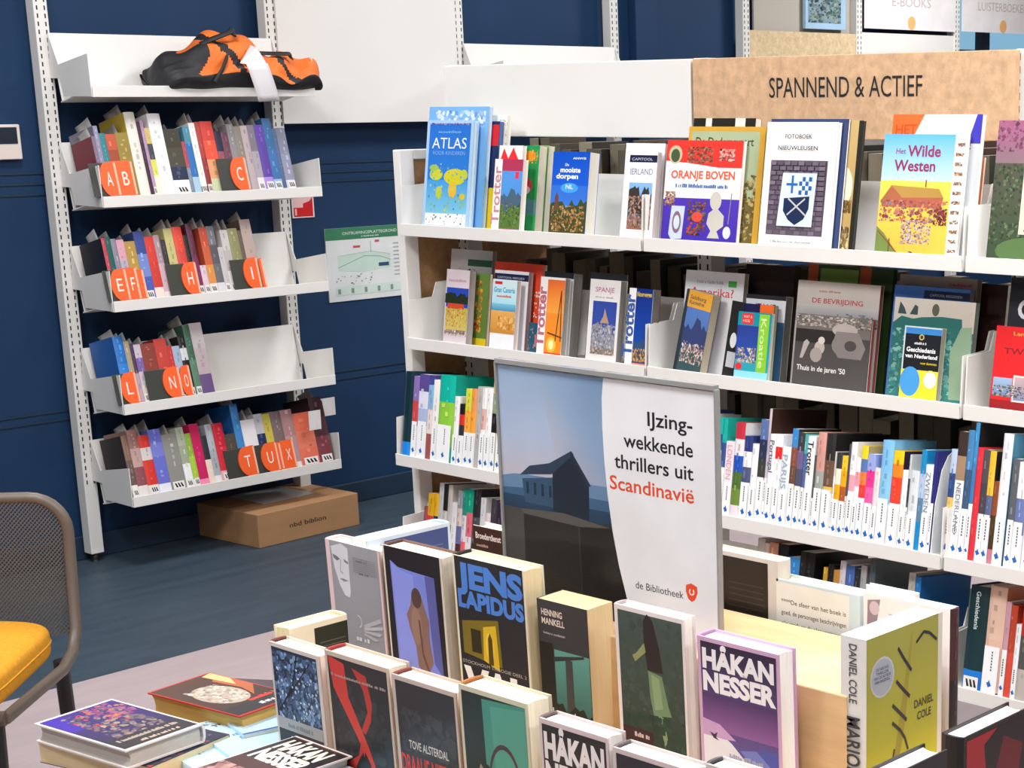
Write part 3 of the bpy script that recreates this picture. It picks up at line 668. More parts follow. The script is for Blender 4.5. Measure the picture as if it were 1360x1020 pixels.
row('R', 'third shelf beside thriller sign', 'spines on the third shelf', RZL[2], [
 (934, 944, 556, '.4:eef0f2,16a89a'), (944, 951, 555, '.5:eef0f2,f0f0f4,2a4a88,16a89a'), (951, 957, 556, '.5:eef0f2,3a5088,16a89a'), (957, 968, 587, 'f0eaec,f0eaec,f0e0e4', dict(stext=('LONDEN', .95, .6, 'd8a8b8', .45))),
 (968, 980.5, 562, '.14:e8d8e0,6a8a38,4a6a30,1c50b0,e8e4e6,c03040', dict(cover='e8e6e8', st=None, d='white book with blue and green spine')), (980.5, 991.5, 580, '.45:eef0f2,4a5478,f0f0f2,2c3a78'), (991.5, 1000, 590, 'eef0f2', {}),
 (1000, 1010, 558, '.42:eef0f2,3a4038,2c3450,5a70a0'), (1010, 1013.5, 543, '.4:eef2ee,c8b8c4,b8a8b8,c8b8bc', dict(cover='3c241c', kind='hard', w=.19, deco=None)), (1013.5, 1021.5, 577, 'eef2f2,eef2f2,f0eef0', dict(stext=('Portugal', .93, .7, '5a6070', .35))),
 (1021.5, 1030.5, 578, '.6:eef0f2,f0eef0,e02c28,f0eef0'), (1030.5, 1042, 594, 'eef2f2', dict(stext=('PARIJS', .9, .6, '9ab0c0', .42))), (1042, 1050, 570, '.4:eef0f0,.04:e8c050,6a4a3c,8a5040,3a88c8', dict(cover='202020')),
 (1050, 1058.5, 575, '.4:eef0f0,.04:e8c050,505068,706088,3c3c40', dict(cover='1c1c1e')), (1058.5, 1063, 577, '.02:20b0c0,.38:eef2f4,50609a,4868a0,50a8a8'), (1063, 1073, 580, 'f2f2f2', dict(stext=('Trotter', .95, .72, '101010', .36), kind='hard')),
 (1073, 1076, 605, '505450'), (1076, 1087, 575, '.44:f0f0f0,.18:9aa09a,d0988e,d49a90', dict(cover='8a8a88', kind='hard')), (1087, 1099.5, 577, '.42:eef0f2,.06:e8b850,6a5040,282828', dict(cover='201e1e', kind='hard', w=.19)),
 (1099.5, 1102, 600, '.42:eef0f2,f0eee8,c8c8c0'), (1102, 1109.5, 602, '.44:eef0f2,e8a818,f0e8d0,38383c'), (1109.5, 1117, 606, '.44:eef0f2,b05a30,f0a818,f0c830'), (1117, 1120, 590, '4c4c50'), (1120, 1128, 588, '.5:eef0f2,e8a0b0,f0eeee,e8e8ea'), (1128, 1134, 608, '.48:f0f0f4,f0e8ec,e89aa8,f2eef0'),
 (1134, 1142.5, 593, '.46:eef0f4,e83838,f08040,5878b0,f0d020', dict(cover='a89868', kind='hard')), (1142.5, 1153, 604, '.44:e8eaf4,f060a8,e83890,98a8e0'), (1153, 1160.5, 622, 'f0ece8,e8dcd8'), (1160.5, 1175.5, 586, '.4:eef0f4,88c4e8,80c0ea', dict(kind='hard')),
 (1175.5, 1189.5, 600, '.46:eef0f0,e8402c,f04028,f08820,f0c820', dict(cover='2a1c38')), (1189.5, 1197, 625, 'f0eeee,eeef0f0'.replace('eeef0f0', 'eef0f0')), (1197, 1200, 604, '.5:505a50,303840,c8ccc8'), (1200, 1212, 626, '.5:eef0f0,d8dce0'), (1212, 1219, 598, '.3:1888c8,5a80a0,b0c4e0,1c88c0', dict(st=None)),
 (1219, 1229, 618, 'eef0f2', dict(stext=('ZWEDEN', .92, .6, '8a9aa8', .45))), (1229, 1233, 600, '.5:eef0f2,2a2a78')], xl=2.82, sticker='white', seed=7)
row('R', 'third shelf past the bookend', 'spines on the third shelf', RZL[2], [
 (1250, 1258, 597, '.44:eef0f2,.12:e0b860,2c4880,b8c8e0'), (1258, 1270, 574, '.62:eef0f2,a08468,3c2c28', dict(stext=('NEDERLAND', .6, .5, '8a929a', .4))), (1270, 1278.5, 572, '.4:eef0f2,3c5878,4880b0'), (1278.5, 1284, 562, '.42:eef0f2,3f78b0,3888c0', dict(cover='1c1c1e', kind='hard', w=.185)),
 (1284, 1292, 595, 'd8303c,d8303c', dict(st=None, kind='hard')), (1292, 1300.5, 598, '.42:eef0f2,46424a,504c50'), (1300.5, 1309, 600, '.42:eef0f2,5a6488,f0c040,e8b838', dict(cover='1c1a18', kind='hard')), (1309, 1316, 640, '.2:c87888,4a3420,8a4a28', dict(st=None)),
 (1316, 1329, 577, '.45:eef0f2,e8e8ea,e4e4e8', dict(cover='4888a8', kind='hard', w=.19)), (1331, 1340, 610, '.4:eef0f2,5a5e62'), (1340, 1353.5, 615, 'f0f0f2,6878a8,f0f0f2'), (1354, 1368, 620, 'f0f0f2')], xl=2.82, sticker='white', seed=8)
yb_ = solve(lambda y: Vector((2.835, y, RZL[2]+.024)), 1236, 5, .5, True)
p = T((2.835, yb_, RZL[2]+.024)) @ RY(AR)
o = thing('bookend', 'white steel bookend with rounded top corner on the third shelf', 'bookend', p)
MB().prism([(0, 0), (.0, .10), (.012, .17), (.03, .20), (.05, .212), (.15, .212), (.15, 0)], 1, 0, .002).build('bookend_plate', STEEL, o, .0006)
MB().box((0, 0, -.001), (.15, .05, .0005)).build('bookend_foot', STEEL, o)

# fourth shelf: spine out, mostly hidden behind the table display
row('R', 'fourth shelf by end panel', 'spines on the fourth shelf', RZL[3], [
 (563, 568, 673, 'c8c8c8,a05050'), (568, 576, 656, 'e05040,d8483c,e8b020'), (576, 582, 656, '4a4a90,20285a,e8b020'), (582, 588, 642, '28282c,c8ccc8'), (588, 594, 644, '1c1c1c,d0ccc8,1c1c1c'), (594, 600, 645, '6a5a50,c8c0b8'), (600, 607, 668, 'e8e8ea'),
 (607, 614, 652, '.3:4a2c2c,6a6a9a,d8c8c0,909498'), (614, 620, 650, 'e06070,d8d8dc,20907c'), (620, 628, 650, '.4:e8e0e0,e87080,20a080', dict(d='pink and emerald green spined book')), (628, 638, 652, '202022,505050,2a2a2e', dict(cover='1c1c1e')), (638, 645, 662, 'f0f0f0,e0e0e0'),
 (645, 652, 682, 'e8dcd8'), (652, 660, 664, 'b8b0b8,484048'), (660, 668, 668, '9a98b0,382840')], xl=2.82, yref=680, seed=9)
row('R', 'fourth shelf behind the display', 'spines on the fourth shelf', RZL[3], [
 (1002, 1012, 716, 'c8beb4'), (1012, 1018, 722, 'd8c8b8'), (1018, 1030, 722, 'c88a6c', dict(cover='1c1c20')), (1030, 1044, 724, '1c1c20', dict(cover='1a1a1e', w=.19)), (1044, 1060, 742, '3a86c8'), (1060, 1068, 733, '20201f', dict(w=.19)), (1068, 1080, 735, '18181a', dict(w=.19)),
 (1092, 1098, 754, 'c89830'), (1098, 1106, 750, '18181a'), (1106, 1114, 758, 'c08838'), (1114, 1122, 746, 'd8d0d0'), (1122, 1134, 752, '24242a,4a68a8', dict(w=.19)), (1134, 1142, 756, '2c2c30'), (1142, 1150, 752, 'a8a8a8')], xl=2.82, yref=775, seed=10)
row('R', 'fourth shelf below the bookend', 'spines on the fourth shelf', RZL[3], [
 (1152, 1160, 745, '4c585e', dict(w=.19, cover='59656b')), (1205, 1214, 762, 'b8b0a8'), (1214, 1222, 767, '1f78c0', dict(cover='1f6eb4', w=.185))], xl=2.82, yref=790, seed=11)
row('R', 'fourth shelf at right edge', 'spines on the fourth shelf', RZL[3], [
 (1280, 1306, 781, '.2:1c78d0,0f3238', dict(kind='hard', d='dark green blue-footed volume lettered Geschiedenis', stext=('Geschiedenis', .95, .22, 'd8e4e0', .36), w=.18, st='zig')), (1306, 1329, 781, '.03:302020,e0b8a4,e4c0aa', dict(kind='hard', cover='c8785a', d='peach hardback', st='white')),
 (1329, 1336, 800, '.5:eef0f2,c89aa8', dict(st='white')), (1336, 1345, 805, 'd04a38,b8442c', dict(d='thin red spined book')), (1345, 1352, 830, 'eef0f2', dict(st='white')), (1352, 1372, 803, 'b8b0a8,50504c,c83024')], xl=2.82, yref=880, seed=12)

# books of the other side of the bookcase, seen through the gaps
RB = random.Random(8)
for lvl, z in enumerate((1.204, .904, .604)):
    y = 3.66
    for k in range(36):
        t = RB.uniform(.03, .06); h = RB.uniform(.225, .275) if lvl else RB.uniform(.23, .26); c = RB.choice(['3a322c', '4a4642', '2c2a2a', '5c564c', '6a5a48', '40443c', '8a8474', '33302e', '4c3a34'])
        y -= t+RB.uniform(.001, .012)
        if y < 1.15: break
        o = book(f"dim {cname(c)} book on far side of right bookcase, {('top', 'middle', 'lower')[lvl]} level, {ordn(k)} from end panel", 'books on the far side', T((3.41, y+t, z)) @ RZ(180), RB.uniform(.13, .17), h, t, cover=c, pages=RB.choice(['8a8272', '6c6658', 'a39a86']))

# ------------------------------------------------------------------ freestanding bookcase, top two shelves: covers to the aisle
G1, G2 = 'covers on the top shelf', 'covers on the second shelf'
z1, z2 = RZL[0], RZL[1]
def trot(v, c='f4f0ee', s='Trotter'): return [('r', 0, 0, .28, 1, c)] + [('t', s, .05, v, .16, 'b07a80', None, 'l', .02, 'v')]
mnt = lambda a, b_, c, d, s=1: [('r', 0, a, 1, b_, c, 'a8cdf0' if 0 else c), ('m', 0, 1, a, a+(b_-a)*.55, d, s)]
# --- first bay
faceout('childrens atlas with a world map and the word ATLAS on blue', G1, 560, 621, 159.5, 0, .016, [
 ('r', .06, .03, .94, .97, '2f86d8', '2a6ecb'), ('r', .06, .03, .94, .14, 'f0f4f6'), ('r', .06, .14, .94, .45, '7cc4dc', '3f98da'),
 ('e', .25, .50, .14, .055, 'c8cc38'), ('e', .2, .56, .1, .03, '9cc050'), ('e', .33, .33, .07, .06, 'b8c840'), ('e', .66, .48, .24, .075, 'd0c828'), ('e', .62, .36, .09, .075, 'e0b838'), ('e', .85, .50, .08, .05, 'c0c840'), ('e', .84, .3, .06, .03, 'd0c030'),
 ('d', .1, .16, .9, .6, 50, .035, ['58a8d8', '88c060', '3070b8', 'd8d040'], 2), ('d', .08, .04, .92, .14, 22, .025, ['20283c', '604030', 'f8f8f8'], 3),
 ('t', '~8', .5, .88, .025, '6aa0e0', .5, 'c'), ('t', 'ATLAS', .5, .74, .1, 'e8f0fa', .74, 'c'), ('t', 'VOOR KINDEREN', .5, .68, .035, '88b4ea', .7, 'c'), ('d', .06, .955, .94, .975, 30, .02, ['1c3c90', 'f0a080'], 5)],
 'a8c8ec', pages='dfeee6', zb=z1, kind='hard')
faceout('pale blue picture book with clouds, standing behind the atlas', G1, 571, 650, 142, .024, .012, [('r', 0, 0, 1, 1, '6aa8dc', '78b0e4'), ('d', .1, .84, .95, .97, 26, .08, ['e8eef6', 'c8daf0', '5088c8'], 4)], '8cbce8', pages='c8dcec', zb=z1, top=1)
faceout('thin navy book with a red square label behind the atlas', G1, 582, 664, 161, .040, .012, [('r', 0, 0, 1, 1, '1c2a58'), ('r', .8, .78, 1, .97, 'd82830'), ('r', .82, .0, 1, .4, 'e8c820')], '1c2858', pages='5878b0', zb=z1, top=1)
faceout('white tall book with floral top, right of the blue atlas', G1, 600, 675, 153, .056, .012, [('r', 0, 0, 1, 1, 'e8e8e6'), ('d', .75, .6, 1, .98, 18, .04, ['a8a890', 'd0c8b0'], 3)], 'e6e6e4', zb=z1, top=1)
faceout('white travel guide with red foot and an alpine photo', G1, 652, 689, 211, 0, .016, [('r', .26, .0, 1, 1, '4a90d8', '5a98dc'), ('r', .26, .84, 1, 1, 'b03858'), ('m', .26, 1, .3, .62, '4a6478', 4), ('m', .26, 1, .05, .42, '5a7a34', 6), ('d', .3, .08, 1, .4, 40, .06, ['3c5c28', '8a9a48', '2c3c2c', '78906a'], 6), ('r', 0, 0, 1, .045, 'e03848'), ('r', .75, .74, .87, .83, 'e8384c'),
 ('r', 0, 0, .27, 1, 'f2eeee'), ('t', 'Trotter', .24, .1, .16, 'c88a90', .8, 'l', .02, 'v')], 'f2eeee', pages='efe6d8', zb=z1)
faceout('white guide with red M lettering behind the alpine guide', G1, 664, 695, 193, .026, .012, [('r', 0, 0, 1, 1, 'f0ecea'), ('p', [(.05, .82), (.2, .97), (.4, .85), (.6, .98), (.9, .8), (.9, .76), (.05, .76)], 'e83030')], 'ecebe8', zb=z1, top=1)
faceout('green travel guide with an orange sun and pink balloon', G1, 677, 709, 193, .046, .026, [('r', 0, 0, 1, 1, '1c9a48', '18904a'), ('e', .62, .88, .24, .06, 'f09020'), ('d', .3, .8, .95, .95, 12, .08, ['f0b030', 'e07018'], 5), ('e', .5, .55, .3, .09, 'd83040'), ('e', .5, .5, .22, .05, 'f0c8d0'), ('m', 0, 1, .22, .45, '5a8a90', 8), ('r', 0, 0, 1, .22, '20a050')], '1c9648', pages='d8cfb8', zb=z1)
faceout('cream-edged guide right of the green one', G1, 700, 721, 193, .075, .02, [('r', 0, 0, 1, 1, '88b070')], '8ab078', pages='dad2be', zb=z1)
faceout('blue guide titled De mooiste dorpen with a village photo', G1, 728, 776, 201, 0, .032, [('r', 0, 0, 1, 1, '4a8ae0', '1454c8'), ('r', 0, .6, 1, 1, '1c5cd0', '0c50c4'), ('m', 0, 1, .2, .45, '3c4c28', 3), ('r', 0, 0, 1, .22, '4a4824'), ('d', .05, .05, .95, .36, 80, .06, ['c89860', '8a5c38', 'e0b888', '3c3c20', '6a6a30', 'b0743c'], 8), ('p', [(.12, .3), (.12, .46), (.17, .52), (.22, .46), (.24, .3)], '6a4a38'),
 ('e', .5, .57, .24, .06, '48a0f0'), ('t', 'De', .4, .83, .03, 'f0f4fa', .1, 'c', .02), ('t', 'mooiste', .5, .755, .06, 'f4f6fa', .55, 'c', .03), ('t', 'dorpen', .42, .68, .06, 'f4f6fa', .6, 'c', .03), ('t', 'NL', .5, .56, .05, 'dcecfa', .2, 'c', .02), ('t', 'ANWB', .55, .91, .025, 'e8eefa', .36, 'l', .02)], '1858c8', pages='dcd8cc', zb=z1)
faceout('thin guide tucked behind the blue village guide', G1, 738, 790, 203, .045, .012, [('r', 0, 0, 1, 1, '28549a')], '28549a', pages='b8b4ac', zb=z1, top=1)
faceout('white travel guide titled IERLAND with a harbour photo', G1, 826, 865, 201, 0, .014, [('r', .12, .12, .9, .65, '3c88d8', '88b8e8'), ('m', .12, .9, .3, .62, '3c3430', 5), ('r', .12, .12, .9, .3, 'a06848', '4a6478'), ('d', .12, .14, .9, .5, 60, .07, ['c88858', '5a4a40', '3c3c3c', '90a0b0', 'd89868'], 7), ('r', .08, .88, 1, .96, '182040'), ('t', 'CAPITOOL', .15, .9, .03, 'd0d4e0', .7, 'l'), ('t', 'IERLAND', .5, .74, .07, '8a88a8', .76, 'c')], 'f0f0f4', pages='c8b8b8', zb=z1)
faceout('tall white guide behind the IERLAND guide', G1, 832, 884, 190, .022, .016, [('e', .75, .86, .12, .05, 'c0e0e4')], 'f0f2f6', zb=z1, top=1, pages='b8a4a4')
# --- second bay
faceout('book titled ORANJE BOVEN with red top and purple foot', G1, 877, 977, 186, 0, .010, [
 ('r', 0, 0, 1, .46, '4630a8', '5038b0'), ('r', 0, .44, 1, .78, 'f4f2f4'), ('p', [(0, .42), (.3, .5), (.6, .44), (1, .5), (1, .56), (0, .54)], 'f4f2f4'), ('p', [(0, .8), (.3, .78), (.7, .74), (1, .74), (1, 1), (0, 1)], 'e63a30'),
 ('e', .12, .86, .09, .09, 'c8c09a'), ('e', .12, .85, .06, .065, '4a5a38'), ('d', .28, .78, .62, .94, 46, .05, ['7a4030', 'a86048', '4a2820', 'c88068'], 3), ('d', .7, .8, .9, .92, 16, .05, ['281820', 'f0d0c8', 'e0a090'], 4),
 ('t', 'ORANJE BOVEN', .5, .63, .075, 'f06038', .84, 'c', .03), ('t', '~26', .5, .54, .04, '3c6aa8', .7, 'c'),
 ('p', [(.1, .08), (.12, .36), (.3, .36), (.28, .04), (.14, .03)], 'c8d4ec'), ('e', .2, .2, .06, .11, '8a6878'), ('e', .2, .2, .04, .07, 'd0dcf0'), ('d', .34, .08, .58, .42, 40, .06, ['3c4a34', '6a3030', 'c84838', '2a2a20', '707050'], 6), ('e', .47, .26, .07, .05, 'e05040'),
 ('e', .7, .42, .075, .09, 'ccc8bc'), ('p', [(.6, .2), (.62, .3), (.68, .34), (.74, .34), (.82, .28), (.82, .18), (.74, .13), (.78, .06), (.62, .06), (.66, .13)], 'c8c4b8'), ('l', [(.9, .5), (.88, .2)], .012, '88808c'), ('e', .87, .12, .05, .06, 'd8d8e4'), ('d', .02, .36, .16, .5, 16, .05, ['a87858', '6a4838', 'c89880'], 9)],
 'e8e4ea', pages='e8e4dc', zb=z1)
faceout('old photo book De Dedemsvaart with a gold frame', G1, 916, 1018, 168, .016, .012, [('r', 0, 0, 1, 1, 'd0a038'), ('r', .04, .03, .93, .96, '9aa880', 'a8b490'), ('m', .04, .93, .03, .55, '6a5a28', 5), ('d', .5, .05, .93, .6, 60, .07, ['8a6a30', '5a4820', 'b0a068', '3c4020'], 6), ('t', 'De Dedemsvaart', .1, .84, .07, '2c2c1c', .76, 'l', .01)], 'c89830', pages='b08c38', zb=z1, top=1)
faceout('dark album with pale spines behind the gold framed book', G1, 922, 1004, 157, .034, .02, [('r', 0, 0, 1, 1, '20201c'), ('r', .2, .8, .3, 1, 'e8e4dc'), ('r', .68, .8, .84, 1, 'e8e4dc')], '22221e', zb=z1, top=1)
brk = [('r', .1, .11, .9, .7, '5c505c')]
for r_ in range(15):
    for c_ in range(8): brk.append(('r', .11+c_*.099+(.04 if r_ % 2 else 0)*(c_ < 7), .115+r_*.039, .19+c_*.099+(.04 if r_ % 2 else 0)*(c_ < 7), .145+r_*.039, ['736776', '685c6c', '7d7080', '5f5564'][(r_*3+c_*5) % 4]))
sh = [('p', [(.26, .18), (.3, .6), (.78, .6), (.76, .18)], 'd4e0f4'), ('p', [(.34, .4), (.34, .3), (.42, .23), (.52, .19), (.64, .24), (.7, .32), (.7, .42)], '1c2c50'), ('l', [(.4, .4), (.66, .27)], .015, 'c0c0c0'), ('l', [(.64, .4), (.4, .27)], .015, 'c0c0c0'), ('r', .36, .5, .52, .52, '2468b8'), ('r', .43, .44, .46, .58, '2468b8')]
for i in range(4):
    for j in range(4): sh.append(('r', .54+i*.045, .43+j*.035, .585+i*.045, .465+j*.035, ['1f62b4', 'dfe8f4'][(i+j) % 2]))
faceout('white book FOTOBOEK NIEUWLEUSEN with a coat of arms on brick', G1, 1006, 1099, 162, 0, .012, brk+sh+[('t', 'FOTOBOEK', .48, .87, .033, '383838', .38, 'c', .01), ('t', 'NIEUWLEUSEN', .48, .78, .033, '383838', .56, 'c', .01), ('t', '~24', .5, .05, .014, '9a9a9a', .6, 'c')], 'f2f2f0', pages='eceae6', zb=z1)
faceout('blue-edged book standing behind the coat of arms book', G1, 1025, 1128, 158, .015, .006, [('r', 0, 0, 1, 1, '30406a')], '30406a', zb=z1, top=1)
faceout('sepia photo album with a dark edge and haystack pictures', G1, 1090, 1131, 160, .022, .010, [('r', 0, 0, .88, 1, 'b8985c', 'c4a870'), ('e', .5, .5, .34, .16, 'e4dcc4'), ('d', .1, .02, .85, .2, 60, .1, ['5a4018', 'd8c898', '8a6c38', '3c2c10'], 3), ('d', .2, .3, .85, .4, 40, .08, ['6a4c20', 'a88848', '3c2c14'], 4), ('r', .88, 0, 1, 1, '24221c')], '24201c', pages='3c3c38', zb=z1)
faceout('orange and silver book lettered HET behind Het Wilde Westen', G1, 1187, 1306, 152, .014, .012, [('r', 0, 0, 1, 1, 'b8bcc8', 'd4d6dc'), ('p', [(0, .8), (.22, .8), (.36, 1), (0, 1)], 'e8682c'), ('t', 'HET', .04, .86, .07, 'c84818', .24, 'l', .02), ('p', [(.86, .8), (.94, 1), (1, 1), (1, .8)], '3c34b0'), ('r', 0, 0, 1, .78, 'c8ccd4'), ('d', .1, .76, .9, .82, 20, .05, ['403028', 'c8a860', '202428'], 6)], 'e4e4e6', zb=z1, top=1)
chips = [('r', .86, 0, 1, 1, 'f4f0ee')] + [('d', .88, .045+i*.078, .98, .075+i*.078, 6, .04, ['a05840', '7a6858', 'c8a070', '604848'], i) for i in range(12)]
faceout('picture book Het Wilde Westen with cowboys and a red barn', G1, 1161, 1270, 178, 0, .008, [
 ('r', 0, .62, 1, 1, 'c4e4f4', '5cb4ec'), ('r', 0, 0, 1, .62, 'f0b848', 'f6dc58'), ('p', [(.02, .45), (.14, .58), (.28, .48), (.26, .4), (.04, .4)], 'b06848'), ('p', [(.14, .58), (.72, .56), (.78, .49), (.28, .48)], 'b89048'), ('p', [(.28, .48), (.78, .49), (.76, .4), (.26, .4)], 'b8644c'), ('r', .55, .57, .565, .63, '6a4030'),
 ('d', .02, .28, .84, .46, 150, .035, ['b04a3c', '8a3c38', 'd87858', '6a3048', 'e0a070', '90504c', '788090'], 4), ('d', .3, .1, .66, .3, 70, .04, ['c8ccd4', 'a8684c', '8a90a0', 'e8c8a0', '704050'], 7), ('d', .68, .26, .84, .4, 30, .04, ['6a2c30', 'a04838', '402030'], 8),
 ('p', [(0, 0), (0, .24), (.1, .18), (.3, 0)], '788c48'), ('l', [(.02, .2), (.28, .02)], .012, '8a5030'), ('l', [(.17, .02), (.17, .14)], .014, '7a4428'),
 ('t', 'Het', .16, .84, .045, 'a04870', .12, 'l', .01), ('t', 'Wilde', .3, .82, .09, '98305c', .4, 'l', .02), ('t', 'Westen', .15, .7, .09, '98305c', .5, 'l', .02), ('d', .4, .02, .6, .04, 8, .02, ['302838'], 9)] + chips, 'f0e8d8', pages='f0eee8', zb=z1)
faceout('thin orange-brown booklet peeking out right of Het Wilde Westen', G1, 1255, 1308, 208, .036, .006, [('r', 0, 0, 1, 1, 'c0704c')], 'b8684a', zb=z1, top=1)
faceout('dark green and pink book with a cream panel at the right edge', G1, 1309, 1420, 160, 0, .012, [('r', 0, 0, 1, 1, '3c5038', '5a5448'), ('r', 0, .7, 1, 1, '8a7078', 'a0587c'), ('d', 0, .78, 1, 1, 60, .06, ['7a3458', 'b07090', '4c3040'], 3), ('d', 0, .1, .4, .7, 50, .05, ['22301c', '6a8058', '2c3c28'], 5), ('e', .5, .08, .4, .1, '5a7848'), ('r', .36, .2, 1, .82, 'e8dcc0'), ('d', .42, .22, .6, .42, 14, .04, ['2c4a60', '8a5038', '20242c'], 6), ('t', 'DE', .5, .55, .05, '2c2c24', .1, 'l')], '26301f', pages='d8d0c0', zb=z1, kind='hard')
# --- second shelf, first bay
faceout('guide with red farm roofs under a deep blue sky', G2, 588, 618, 357, 0, .022, [('r', .04, .2, 1, .76, '2c48a8', '2848b0'), ('r', .04, .2, 1, .5, 'd0bc68', 'c0b048'), ('p', [(.1, .48), (.14, .58), (.8, .58), (.85, .48)], 'c8482c'), ('m', 0, 1, .55, .7, '26301c', 5), ('d', .05, .24, 1, .5, 40, .07, ['d8c878', 'c87840', 'a0a038', 'c05030'], 5), ('r', .04, .14, 1, .2, '90786c'), ('d', .04, .12, 1, .2, 20, .06, ['40404c', 'c8b0a0', 'e8e0d8'], 6), ('t', '~8', .5, .84, .04, 'c8a0ac', .76, 'c')], 'dccdd2', back='2c2c34', pages='a8a09c', zb=z2)
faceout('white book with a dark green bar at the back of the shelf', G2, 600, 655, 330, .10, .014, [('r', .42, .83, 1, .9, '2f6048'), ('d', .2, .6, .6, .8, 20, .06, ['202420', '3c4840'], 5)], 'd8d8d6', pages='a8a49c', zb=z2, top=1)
faceout('olive green guide with vegetables down its side', G2, 612, 651, 361, .035, .01, [('r', 0, 0, 1, 1, '5c7c34', '688a3c'), ('d', .55, .2, .8, .9, 24, .09, ['d84c28', 'e8a030', '9a2c20', 'e0c040'], 4), ('r', .4, 0, 1, .12, 'd8c020')], '607c38', zb=z2, top=1)
faceout('guide titled Gran Canaria with dune photo', G2, 649, 681, 370, 0, .014, [('r', 0, .58, 1, .99, '9ad4e4', 'd8eef0'), ('r', 0, .55, 1, .66, '3c88b4', '7ac0d4'), ('r', 0, .24, 1, .56, 'c88838', 'e0a858'), ('d', .3, .3, 1, .5, 14, .14, ['b87428', 'e8bc70'], 5), ('t', 'Gran Canaria', .5, .82, .07, '2890b8', .86, 'c', .02), ('t', '~8', .5, .75, .035, 'c86848', .6, 'c'), ('r', .1, .93, .4, .97, 'd03030')], 'f0f0f2', pages='d8ccc4', zb=z2)
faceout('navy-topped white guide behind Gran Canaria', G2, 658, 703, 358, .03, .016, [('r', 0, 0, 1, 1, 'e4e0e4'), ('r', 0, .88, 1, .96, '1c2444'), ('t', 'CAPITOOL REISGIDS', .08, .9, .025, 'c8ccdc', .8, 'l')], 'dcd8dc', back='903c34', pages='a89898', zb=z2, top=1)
faceout('orange-red book behind the Gran Canaria guide', G2, 658, 723, 347, .055, .012, [('r', 0, 0, 1, 1, 'd84c30', 'e0482c'), ('d', .85, .4, 1, .7, 6, .06, ['e8d0c0'], 4)], 'd4482e', zb=z2, top=1)
faceout('teal spotted booklet between two guides', G2, 700, 711, 428, .02, .006, [('d', 0, .1, 1, .9, 8, .2, ['c0a088', '1c4a5c'], 3)], '28566c', zb=z2)
faceout('travel guide with an orange sunset, tower and upright white title strip', G2, 712, 744, 367, 0, .018, [('r', .3, 0, 1, 1, 'f09020', 'e88838'), ('r', .3, .55, 1, .97, 'f0a040', 'e86c30'), ('e', .58, .15, .1, .05, 'fff0a0'), ('e', .58, .15, .2, .1, 'f8c040'), ('e', .58, .15, .1, .06, 'fff4b0'), ('l', [(.88, .84), (.74, .2)], .035, '503020'), ('l', [(.88, .84), (.95, .2)], .035, '503020'), ('l', [(.4, .3), (1, .25)], .02, '6a3820'), ('r', 0, 0, 1, .05, 'e84030'), ('r', 0, 0, .3, 1, 'f0ecec'), ('t', 'Trotter', .26, .1, .16, 'b86a78', .78, 'l', .03, 'v'), ('r', .3, .97, 1, 1, 'f0ecec')], 'f0ecec', pages='a09c94', zb=z2)
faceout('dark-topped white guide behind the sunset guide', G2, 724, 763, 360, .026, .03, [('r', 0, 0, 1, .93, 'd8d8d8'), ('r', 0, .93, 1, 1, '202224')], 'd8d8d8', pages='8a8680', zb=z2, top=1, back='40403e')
faceout('white travel guide titled SPANJE with a castle on a rock', G2, 777, 817, 370, 0, .022, [('r', .14, .1, .92, .74, '3c54a0', '30489a'), ('m', .14, .92, .1, .5, '9a9aa4', 5, '8a8088'), ('p', [(.4, .48), (.5, .56), (.54, .66), (.62, .56), (.7, .48)], 'b09078'), ('d', .14, .12, .92, .46, 80, .07, ['c8c8d0', '707884', 'a8a8b4', '50586a'], 5), ('r', .14, .1, .92, .18, '8a7a70'), ('d', .14, .1, .92, .18, 14, .06, ['d8c8b8', '50484c'], 8), ('t', 'SPANJE', .5, .85, .06, 'b85878', .62, 'c'), ('t', '~9', .5, .78, .02, 'a8a8a8', .6, 'c')], 'e4e0dc', pages='8e8c88', zb=z2)
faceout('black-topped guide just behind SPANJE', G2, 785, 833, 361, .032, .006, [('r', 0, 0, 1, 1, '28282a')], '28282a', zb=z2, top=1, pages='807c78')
faceout('blue travel guide with dusk mountains and upright white title strip', G2, 829, 860, 382, 0, .026, [('r', .28, 0, 1, 1, '1c50b0', '142c80'), ('m', .28, 1, .2, .38, '30507c', 4), ('r', .28, .06, 1, .2, '3c4c64'), ('d', .3, .07, 1, .24, 26, .08, ['e0a048', '2c3c54', 'c88838', 'f0c060'], 3), ('r', 0, 0, 1, .05, 'f08050'), ('t', 'Noorwegen', .34, .9, .06, 'e8c820', .62, 'l', .02), ('r', 0, 0, .3, 1, 'f2f0f0'), ('t', 'Trotter', .26, .12, .17, '3c5c9c', .8, 'l', .03, 'v')], 'f0eeee', pages='7c7a74', zb=z2, back='8a3c44')
